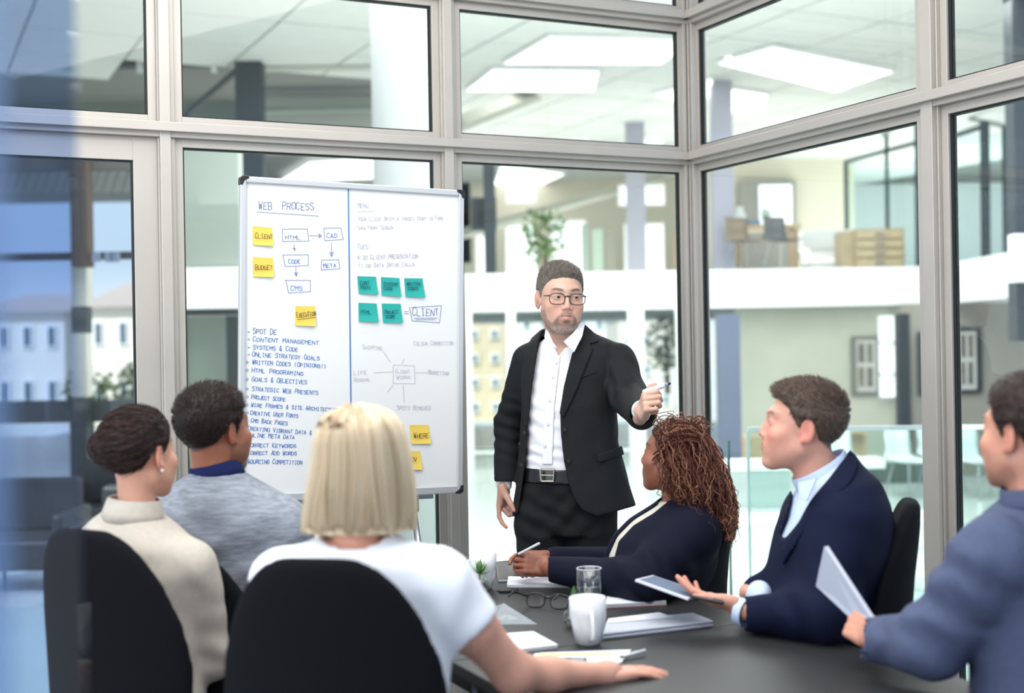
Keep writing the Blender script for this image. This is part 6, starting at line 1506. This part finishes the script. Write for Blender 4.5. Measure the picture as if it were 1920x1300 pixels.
    for i in range(N):
        a = roots[i]; px, py = px_of(a); n0 = nn[idx[i]]
        if i < 150:
            t = rng.random(); a = P(1222 + 50 * t + rng.normal(0, 3), 868 - 78 * t + rng.normal(0, 3), D - .045 - .03 * math.sin(t * 3)); e = knot + rng.normal(0, .012, 3)
            q = toloc(M, np.array([a, e]).astype(F32))
            b1 = a * .65 + e * .35 + np.array([0, -.028, .02 + .015 * t]); b2 = a * .25 + e * .75 + np.array([0, -.02, .016])
            amp = .0022; turns = rng.uniform(7, 10)
        else:
            u = float(np.clip((px - 1222) / 125 + rng.normal(0, .14), 0, 1)); ex = 1248 + 122 * u + rng.normal(0, 4); ey = 935 + 66 * max(0, u - .25) / .75 + rng.normal(0, 10)
            if py < 830: ey -= rng.uniform(0, 60)
            e = P(ex, ey, D + rng.normal(-.05, .06)); 
            out = n0 * .03; b1 = a * .7 + e * .3 + out + [0, 0, .015]; b2 = a * .25 + e * .75 + out + [0, 0, .01]
            amp = rng.uniform(.003, .0065); turns = rng.uniform(2., 4.)
        t = tt[:, None]; base = (1-t)**3 * a + 3 * (1-t)**2 * t * b1 + 3 * (1-t) * t * t * b2 + t**3 * e
        T_ = np.gradient(base, axis=0); T_ /= np.linalg.norm(T_, axis=1)[:, None] + 1e-9
        s1 = np.cross(T_, [0, 0, 1.0]); s1 /= np.linalg.norm(s1, axis=1)[:, None] + 1e-9; s2 = np.cross(T_, s1)
        ph = rng.uniform(0, 6.28) + 2 * math.pi * turns * t * (1 + .25 * t); am = amp * np.clip(t * 2.2, .15, 1)
        paths.append(base + s1 * am * np.cos(ph) + s2 * am * np.sin(ph))
    # loose curls on the crown
    for i in range(110):
        a = P(1226 + 90 * rng.random(), 792 + rng.normal(0, 7), D + rng.normal(-.02, .04)); r0 = rng.uniform(.008, .02); ph = rng.uniform(0, 6.28); w = rng.uniform(3, 6); ax_ = unit(rng.normal(size=3)); bx = unit(np.cross(ax_, rng.normal(size=3)))
        t = tt[:, None]; paths.append(a + (ax_ * np.cos(ph + w * t) + bx * np.sin(ph + w * t)) * r0 + np.array([.03, 0, -.012]) * t)
    cols = col_noise(srgb(88, 52, 43), len(paths), .3, srgb(164, 116, 92), .26)
    strands(g, np.array(paths), rng.uniform(.0012, .0023, len(paths)), .0006, cols, n=4)
    obj('hair', g, m_hairg, root, smooth=True, colors=True)
    seated_legs(root, P(1240, 1235, D), P(1060, 1235, 4.15), P(1070, 1550, 4.2), (.03, .10, 0), cloth('dark_trousers', (30, 32, 40)))
    pen('ballpoint_pen', P(1012, 1019, 3.93), P(966, 1043, 3.97), .0042, 'clear ballpoint pen held in the hands of the curly-haired woman', mat('clear_pen', srgb(206, 206, 210), 0.2), m_blk)

def grey_man():
    D = 2.7; c = P(1960, 1300, D); c[2] = 0
    root = thing('person', 'man in a blue-grey suit seen from behind at the right edge, holding a folder', 'person', c)
    skin = srgb(204, 146, 122); hairc = srgb(52, 38, 34); HC = P(1929, 812, D); M = headM(HC, -150, 2, 0, 1.0); hl = hairline(.07, .045, -.01, -.07)
    g = Geo(); hd = lambda p: head_sdf(p, jaw=1.02)
    head_geo(g, M, hd, skin_col(skin, srgb(180, 116, 104), brow=srgb(52, 38, 34), beard=(srgb(84, 60, 50), .45), hairc=hairc, hl=hl), local(M, P(1950, 960, D)), .0032, (.056, .064))
    keys = [(915, 1900, 2010, 2.72, .06), (935, 1885, 2060, 2.72, .09), (965, 1850, 2110, 2.71, .12), (1010, 1815, 2150, 2.7, .14), (1080, 1800, 2170, 2.7, .15), (1160, 1815, 2160, 2.7, .15), (1260, 1830, 2140, 2.7, .15), (1400, 1830, 2130, 2.7, .155), (1530, 1830, 2130, 2.7, .16)]
    T = px_loft(keys)
    sh, el, wr = P(1868, 1045, 2.62), P(1745, 1205, 2.72), P(1628, 1198, 2.86)
    sh2, el2, wr2 = P(2110, 1060, 2.75), P(2160, 1230, 2.95), P(2000, 1230, 3.1)
    core = lambda p: smin(smin(T.sdf(p, -.02), s_chain(p, [sh, el, wr], [.05, .045, .028], .02), .02), s_chain(p, [sh2, el2, wr2], [.05, .04, .027], .02), .02)
    add_skin(g, core, *bounds([P(1810, 915, D), P(2160, 1530, D), wr, wr2], .1), .018, skin)
    add_hand(g, P(1640, 1192, 2.86), P(1592, 1168, 2.93) - P(1640, 1192, 2.86), (.45, .6, -.35), skin, [(.9, 1.1, .6), (1.0, 1.1, .6), (1.05, 1.1, .6), (1.1, 1.1, .6)], s=.9, side=1, thumb=(.3, .8, -.5), tc=.2, spread=.03)
    add_hand(g, wr2, (-1, .3, 0), (0, 0, -1), skin, [.4] * 4, s=.95)
    obj('body', g, m_skin, root, smooth=True, colors=True); eyes(root, M, mat('iris_brown', srgb(66, 48, 38), 0.5, spec=.2))
    th = lambda p: np.interp(p[:, 2], [-.07, 0, .05, .09], [.003, .007, .013, .018])
    @vec
    def flow(p): return np.stack([-.3 + 0 * p[:, 0], np.where(p[:, 2] > .06, -.4, .5), np.where(p[:, 2] > .05, .1, -.9)], 1)
    short_hair(root, M, hl, th, hairc, srgb(74, 56, 48), 4200, .016, flow, hd, h=.004, r=.0007, lift=.35, seed=5)
    mg = cloth('blue_grey_suit', (80, 88, 114), noise=.07)
    def jack(p):
        d = T.sdf(p) + .003 * fbm(p, 12, 4); d = smax(d, -s_cap(p, P(1935, 880, D), P(1950, 935, D), .064), .006)
        a = s_chain(p, [sh, el, P(1640, 1200, 2.85)], [.088, .068, .05], .05) + fold(p, P(1760, 1130, 2.65), .13, (.5, 0, 1), 75, .008, 2) + fold(p, P(1690, 1200, 2.75), .08, (1, 0, .1), 110, .005, 6) + fold(p, sh, .12, (1, 0, .4), 60, .005, 3)
        b = s_chain(p, [sh2, el2, P(2040, 1230, 3.08)], [.085, .065, .045], .05)
        a = smax(a, -s_cap(p, P(1665, 1202, 2.82), P(1600, 1195, 2.87), .038), .003)
        a = smax(a, F32(P(1600, 1190, 2.85)[0]) - p[:, 0], .004)
        return smin(smin(d, a, .03), b, .03)
    sdf_obj('suit_jacket', jack, [P(1600, 900, D), P(2180, 1530, D)], mg, root, .0072, .06, ymargin=.2)
    band(root, P(1950, 925, 2.70), (-.25, 0, 1), .076, .045, mg, name='jacket_collar', t=.008, flare=1.15)
    seated_legs(root, P(1980, 1520, D), P(1800, 1520, 3.1), P(1800, 1960, 3.1), (.10, .04, 0), cloth('grey_trousers', (70, 80, 104)))
    q = [P(1553, 1023, 3.02), P(1537, 1098, 3.06), P(1612, 1168, 2.92), P(1642, 1160, 2.88)]
    r = thing('folder', 'light grey folder held upright by the man in the blue-grey suit', 'folder', np.mean(q, 0)); n = unit(np.cross(q[1] - q[0], q[3] - q[0]))
    def plate(nm, ins, t0, t1, m):
        c2 = np.mean(q, 0); Q = [x + (c2 - x) * ins for x in q]; V = [x + n * t0 for x in Q] + [x + n * t1 for x in Q]
        g = Geo(); g.add(V, [(0, 1, 2, 3), (7, 6, 5, 4)] + [(i, i+4, (i+1) % 4 + 4, (i+1) % 4) for i in range(4)]); obj(nm, g, m, r, bevel=.001)
    plate('cover', 0, 0, .003, mat('grey_folder', srgb(176, 182, 196), 0.5)); plate('cover', .0, .009, .012, mat('grey_folder', srgb(176, 182, 196), 0.5)); plate('pages', .02, .003, .009, m_paper2)

def bun_woman():
    D = 3.15; c = P(270, 1300, D); c[2] = 0
    root = thing('person', 'woman with dark hair in a bun and a beige blazer, seen from behind at left', 'person', c)
    skin = srgb(206, 152, 128); hairc = srgb(40, 30, 30); HC = P(262, 850, D); S = .95; M = headM(HC, 154, 2, 0, S); hl = hairline(.065, .04, .0, -.082)
    g = Geo(); hd = lambda p: head_sdf(p, fem=1, jaw=.95, nose=.9)
    head_geo(g, M, hd, skin_col(skin, srgb(180, 96, 92), brow=srgb(52, 38, 34), hairc=hairc, hl=hl), local(M, P(262, 995, D)), .0032, (.043, .050))
    keys = [(950, 205, 290, 3.16, .055), (968, 180, 305, 3.16, .075), (990, 155, 335, 3.16, .10), (1020, 132, 365, 3.15, .12), (1070, 118, 388, 3.15, .125), (1150, 125, 385, 3.15, .12), (1240, 140, 380, 3.15, .12), (1330, 135, 385, 3.15, .14), (1405, 130, 390, 3.15, .15)]
    T = px_loft(keys, yaw=-.25)
    sh, el, wr = P(355, 1062, 3.12), P(398, 1225, 3.2), P(455, 1215, 3.5)
    sh2, el2, wr2 = P(160, 1060, 3.2), P(150, 1230, 3.3), P(300, 1220, 3.6)
    core = lambda p: smin(smin(T.sdf(p, -.02), s_chain(p, [sh, el, wr], [.042, .036, .025], .02), .02), s_chain(p, [sh2, el2, wr2], [.042, .036, .025], .02), .02)
    add_skin(g, core, *bounds([P(120, 950, D), P(400, 1405, D), wr, wr2], .1), .018, skin)
    add_hand(g, wr, (.2, 1, 0), (0, 0, -1), skin, [.4] * 4, s=.88, side=-1); add_hand(g, wr2, (.4, 1, 0), (0, 0, -1), skin, [.4] * 4, s=.88)
    obj('body', g, m_skin, root, smooth=True, colors=True); eyes(root, M, mat('iris_brown', srgb(66, 48, 38), 0.5, spec=.2), s=S); earring(root, M, -1); earring(root, M, 1)
    th = lambda p: np.interp(p[:, 2], [-.06, 0, .05, .09], [.005, .007, .009, .010])
    bun = np.array([-.0, .13, .0]); bw = local(M, P(200, 838, D - .02))
    bun = bw
    v, f = hair_shell(M, hl, th, .004, hd, 2)
    g = Geo(); g.add(xf(M, v), f.tolist(), col=col_noise(hairc, len(v), .12)); nn = vnormals(v, f)
    def bunf(p):
        q = p - bun.astype(F32); d = s_ell(q, (0, 0, 0), (.05, .042, .046)); r = np.sqrt(q[:, 0] ** 2 + q[:, 2] ** 2); an = np.arctan2(q[:, 2], q[:, 0])
        return d + .0035 * np.sin(an * 1 + r * 260) 
    v2, f2 = mesh_sdf(bunf, bun - .07, bun + .07, .0035); g.add(xf(M, v2), f2.tolist(), col=col_noise(srgb(46, 34, 34), len(v2), .12))
    N = 2600; idx = rng.choice(len(v), N); a = v[idx] + nn[idx] * .001; t = np.linspace(0, 1, 9)[None, :, None]; d = bun - a; L = np.linalg.norm(d, axis=1); k = np.minimum(1, .055 / L)
    tang = d - nn[idx] * (d * nn[idx]).sum(1)[:, None]; tang /= np.linalg.norm(tang, axis=1)[:, None] + 1e-9
    path = a[:, None] + tang[:, None] * (.045 * t) - nn[idx][:, None] * (.010 * t ** 2)
    path = xf(M, path.reshape(-1, 3)).reshape(N, 9, 3); strands(g, path, .0008, .0003, col_noise(hairc, N, .3, srgb(84, 64, 58), .3))
    N = 500; ph = rng.uniform(0, 6.28, N); rr = rng.uniform(.012, .044, N); tt = np.linspace(0, 1.6, 12)
    path = np.stack([bun[0] + rr[:, None] * np.cos(ph[:, None] + tt), np.repeat((bun[1] + .0 * rr)[:, None], 12, 1), bun[2] + rr[:, None] * np.sin(ph[:, None] + tt)], -1)
    path[..., 1] += (np.sqrt(np.clip(1 - (rr / .05) ** 2, 0, 1)) * .043)[:, None]
    path = xf(M, path.reshape(-1, 3)).reshape(N, 12, 3); strands(g, path, .0008, .0004, col_noise(hairc, N, .3, srgb(84, 64, 58), .3))
    obj('hair', g, m_hairg, root, smooth=True, colors=True)
    mbz = cloth('beige_blazer', (196, 187, 174), noise=.05)
    def jack(p):
        d = T.sdf(p) + .003 * fbm(p, 12, 7); d = smax(d, -s_cap(p, P(262, 900, D), P(262, 975, D), .052), .006)
        a = s_chain(p, [sh, el, P(448, 1217, 3.46)], [.068, .055, .04], .05) + fold(p, el, .12, (.3, 0, 1), 80, .005, 2) + fold(p, sh, .12, (.8, 0, .6), 70, .003, 3)
        b = s_chain(p, [sh2, el2, P(290, 1220, 3.57)], [.066, .055, .04], .05)
        return smin(smin(d, a, .03), b, .03)
    sdf_obj('blazer', jack, [P(110, 940, D), P(460, 1406, D), wr, wr2], mbz, root, .009, .05, ymargin=.12)
    band(root, P(250, 957, 3.15), (.12, 0, 1), .064, .052, mbz, name='blazer_collar', t=.008, flare=1.22)
    seated_legs(root, P(270, 1400, D), P(430, 1400, 3.6), P(430, 1750, 3.7), (.1, -.04, 0), cloth('dark_trousers', (30, 32, 40)), rt=.065)

def sweater_man():
    D = 3.5; c = P(420, 1300, D); c[2] = 0
    root = thing('person', 'dark-haired man in a heather grey sweater over a navy collar, seen from behind', 'person', c)
    skin = srgb(160, 100, 74); hairc = srgb(38, 30, 28); HC = P(404, 806, D); M = headM(HC, 146, 4, 0, 1.0); hl = hairline(.07, .045, -.012, -.066)
    g = Geo(); hd = lambda p: head_sdf(p, jaw=1.02)
    head_geo(g, M, hd, skin_col(skin, srgb(150, 92, 80), brow=srgb(34, 26, 24), beard=(srgb(46, 34, 30), .75), hairc=hairc, hl=hl), local(M, P(410, 920, D)), .003, (.054, .062))
    keys = [(882, 365, 450, 3.5, .06), (900, 335, 478, 3.5, .09), (925, 300, 525, 3.5, .115), (955, 278, 552, 3.5, .13), (1000, 268, 562, 3.5, .135), (1060, 280, 555, 3.5, .13), (1130, 300, 540, 3.5, .125), (1220, 310, 535, 3.5, .13), (1335, 310, 540, 3.5, .14)]
    T = px_loft(keys, yaw=-.1)
    sh, el, wr = P(530, 990, 3.48), P(568, 1110, 3.6), P(640, 1100, 3.85); sh2, el2, wr2 = P(300, 995, 3.55), P(285, 1120, 3.65), P(420, 1105, 3.95)
    core = lambda p: smin(smin(T.sdf(p, -.02), s_chain(p, [sh, el, wr], [.046, .038, .026], .02), .02), s_chain(p, [sh2, el2, wr2], [.046, .038, .026], .02), .02)
    add_skin(g, core, *bounds([P(270, 880, D), P(570, 1335, D), wr, wr2], .1), .018, skin)
    add_hand(g, wr, (.5, 1, 0), (0, 0, -1), skin, [.4] * 4, s=.95, side=-1); add_hand(g, wr2, (.5, 1, 0), (0, 0, -1), skin, [.4] * 4, s=.95)
    obj('body', g, m_skin_d, root, smooth=True, colors=True); eyes(root, M, mat('iris_brown', srgb(66, 48, 38), 0.5, spec=.2))
    th = lambda p: np.interp(p[:, 2], [-.07, 0, .05, .09], [.003, .008, .013, .016])
    @vec
    def flow(p): return np.stack([.25 + 0 * p[:, 0], np.where(p[:, 2] > .06, -.5, .4), np.where(p[:, 2] > .05, .2, -.8)], 1)
    short_hair(root, M, hl, th, hairc, srgb(72, 54, 44), 4600, lambda p: np.interp(p[:, 2], [-.05, .04, .09], [.006, .014, .02]), flow, hd, h=.004, r=.0007, lift=.5, seed=6)
    msw = mat('heather_grey_knit', srgb(140, 146, 156), .9, noise=.30, nscale=60, stretch=(.35, 1, 2.2), bump=.25, bscale=260, sheen=.15)
    def jack(p):
        d = T.sdf(p) + .0025 * fbm(p, 12, 9) + fold(p, P(500, 1060, D - .1), .16, (-.5, 0, 1), 60, .006, 4) + fold(p, P(330, 1050, D - .1), .16, (.5, 0, 1), 55, .005, 7)
        d = smax(d, -s_cap(p, P(406, 850, D), P(408, 900, D), .062), .006)
        a = s_chain(p, [sh, el, P(632, 1101, 3.82)], [.078, .060, .042], .05) + fold(p, el, .12, (.4, 0, 1), 80, .004, 2)
        b = s_chain(p, [sh2, el2, P(412, 1106, 3.92)], [.076, .060, .042], .05)
        return smin(smin(d, a, .04), b, .04)
    sdf_obj('sweater', jack, [P(260, 870, D), P(640, 1336, D), wr, wr2], msw, root, .0085, .05, ymargin=.12)
    mnv = cloth('navy_shirt_collar', (28, 38, 84), noise=.04)
    band(root, P(405, 884, 3.5), (-.20, 0, 1), .069, .040, mnv, t=.004, flare=1.1)
    seated_legs(root, P(425, 1325, D), P(560, 1330, 3.95), P(560, 1600, 4.0), (.1, -.03, 0), cloth('dark_trousers', (30, 32, 40)))

def blonde_woman():
    D = 2.6; c = P(660, 1300, D); c[2] = 0
    root = thing('person', 'woman with shoulder-length blonde hair and a white T-shirt, seen from behind, arm on the table', 'person', c)
    skin = srgb(214, 158, 136); HC = P(672, 880, D); S = .98; M = headM(HC, 172, 0, 0, S)
    g = Geo(); hd = lambda p: head_sdf(p, fem=1, jaw=.95, nose=.9); hl = hairline(.07, .045, .01, -.05)
    head_geo(g, M, hd, skin_col(skin, srgb(200, 120, 112), brow=srgb(150, 116, 84), hairc=srgb(190, 160, 120), hl=hl), local(M, P(672, 1040, D + .01)), .0034, (.047, .054), lo=(-.1, -.13, -.28))
    keys = [(1000, 610, 738, 2.61, .055), (1014, 575, 765, 2.61, .07), (1030, 540, 800, 2.6, .085), (1055, 508, 838, 2.6, .10), (1095, 492, 858, 2.6, .11), (1160, 502, 858, 2.6, .11), (1240, 520, 848, 2.6, .11), (1340, 525, 840, 2.6, .115), (1450, 515, 850, 2.6, .13), (1565, 505, 855, 2.6, .14)]
    T = px_loft(keys)
    sh, el, wr = P(822, 1088, 2.6), P(962, 1262, 2.70), P(1140, 1264, 2.86); mid = P(880, 1172, 2.63)
    sh2, el2, wr2 = P(530, 1088, 2.62), P(500, 1260, 2.75), P(640, 1270, 3.0)
    arm = lambda p: s_chain(p, [sh, mid, el, P(1030, 1266, 2.77), wr, wr + (wr - el) * .05], [.056, .050, .041, .035, .0235, .023], .03)
    core = lambda p: smin(smin(T.sdf(p, -.010), arm(p), .02), s_chain(p, [sh2, el2, wr2], [.046, .038, .026], .02), .02)
    add_skin(g, core, *bounds([P(500, 1000, D), P(860, 1565, D), wr, wr2, wr + .03], .1), .0085, skin)
    add_hand(g, wr + [-.012, 0, .002], (1, .32, -.05), (.04, 0, -1), skin, [(.04, .12, .1), (.05, .12, .1), (.06, .14, .1), (.08, .16, .1)], s=.86, side=-1, thumb=(.65, .7, -.12), tc=.15, spread=.06)
    add_hand(g, wr2, (.5, 1, 0), (0, 0, -1), skin, [.3] * 4, s=.86)
    obj('body', g, m_skin, root, smooth=True, colors=True); eyes(root, M, mat('iris_blue', srgb(70, 88, 106), 0.5, spec=.2), s=S)
    mt = cloth('white_tshirt', (240, 242, 248), noise=.02, bump=.05)
    def tee(p):
        d = T.sdf(p) + .003 * fbm(p, 11, 9) + fold(p, P(800, 1180, D - .1), .12, (1, 0, .5), 60, .004, 2)
        neck = smax(s_cap(p, P(665, 985, D + .02), P(668, 1008, D + .0), .062, .066), -(T.sdf(p) + .05), .002)
        a = s_cap(p, sh, mid, .068, .0655) + fold(p, P(860, 1120, D - .05), .1, (1, 0, -.7), 80, .003, 5)
        e = (p - mid.astype(F32)) @ unit(mid - sh).astype(F32); a = smax(a, e, .003)
        b = s_cap(p, sh2, sh2 * .45 + el2 * .55, .066, .064)
        d = smin(smin(d, a, .035), b, .035)
        d = smax(d, -s_cap(p, mid - (mid - sh) * .2, mid + (mid - sh) * .5, .0545), .002)
        return smax(d, -neck, .006)
    sdf_obj('tshirt', tee, [P(480, 995, D), P(900, 1566, D), mid], mt, root, .0065, .07, ymargin=.08)
    seated_legs(root, P(680, 1555, D), P(830, 1500, 3.05), P(830, 1900, 3.1), (.1, -.04, 0), cloth('dark_trousers', (30, 32, 40)), rt=.068)
    # straight bob: volume plus long strands from the parting
    H = px_loft([(762, 655, 690, D - .01, .05), (768, 620, 724, D - .015, .092), (788, 602, 744, D - .015, .115), (815, 592, 758, D - .012, .122), (860, 588, 768, D - .005, .120), (910, 578, 776, D + .005, .116), (955, 571, 780, D + .015, .108), (998, 568, 778, D + .015, .090)], e=2.2)
    part = P(668, 768, D + .0)
    def hb(p):
        d = H.sdf(p, -.004); q = toloc(M, p); d = smax(d, -s_ell(q, (0, -.1, -.05), (.058, .09, .12)), .008)
        d = smax(d, -s_cap(p, P(668, 985, D + .02), P(668, 1050, D + .02), .052), .006)
        return d + .0015 * np.sin(p[:, 0] * 240 + 20 * p[:, 2])
    g = Geo(); lo, hi = P(555, 1010, D) - [0, .14, 0], P(795, 755, D) + [0, .15, 0]
    def colr(v):
        t = np.clip((v[:, 2] - P(0, 830, D)[2]) / .06, 0, 1) * np.exp(-((v[:, 0] - part[0]) / .028) ** 2)
        st = .5 + .5 * np.sin(v[:, 0] * 160 + 2 * np.sin(v[:, 0] * 61)); a = np.array(srgb(226, 206, 172)); b = np.array(srgb(196, 166, 126)); r = np.array(srgb(150, 110, 78))
        c = a * (1 - .3 * st[:, None]) + b * .3 * st[:, None]; return c * (1 - .8 * t[:, None]) + r * .8 * t[:, None]
    v, f = mesh_sdf(hb, lo, hi, .005); g.add(v, f.tolist(), col=colr(v))
    N = 3400; K = 16; ang = rng.uniform(0, 2 * math.pi, N); ca = np.sin(ang)   # most of the strands all round; the face side is left open below
    ok = ~((np.sin(ang) > .55)); ang = ang[ok]; N = len(ang)
    zt = P(0, 767, D)[2]; zb = P(0, 1, D)[2]
    zend = np.array([P(0, y, D)[2] for y in rng.normal(992, 6, N)]) + .006 * np.sin(ang * 9) + .004 * np.sin(ang * 23)
    t = np.linspace(0, 1, K); off = rng.uniform(-.004, .0035, N)
    paths = np.empty((N, K, 3))
    for k in range(K):
        z = zt + (zend - zt) * t[k] ** 1.25; q = H.surf(z, ang + .10 * math.sin(3 * t[k]) * np.sin(7 * ang), 0); cxy = np.stack(H.at(z)[:2], -1)
        d = q[:, :2] - cxy; q[:, :2] += d / (np.linalg.norm(d, axis=1)[:, None] + 1e-6) * off[:, None]; paths[:, k] = q
    paths[:, 0] = paths[:, 1] * .3 + (part + rng.normal(0, .006, (N, 3))) * .7
    cols = col_noise(srgb(230, 212, 182), N, .12, srgb(190, 156, 116), .25)
    strands(g, paths, .0016, .0007, cols)
    nd = 420; ii = rng.choice(np.where(np.abs(paths[:, 5, 0] - part[0]) < .035)[0], nd); kk = 6
    sp = paths[ii][:, :kk] + rng.normal(0, .0012, (nd, 1, 3)); cx = np.array([part[0], D, 0]); dv = (sp - cx) * [1, 1, 0]; sp = sp + dv / (np.linalg.norm(dv, axis=2, keepdims=True) + 1e-6) * .003
    ln = rng.uniform(.4, 1, nd)[:, None, None]; sp = sp[:, :1] + (sp - sp[:, :1]) * ln; strands(g, sp, .0013, .0002, col_noise(srgb(168, 126, 88), nd, .15))
    obj('hair', g, m_hair, root, smooth=True, colors=True)
navy_man(); curly_woman(); grey_man(); bun_woman(); sweater_man(); blonde_woman()
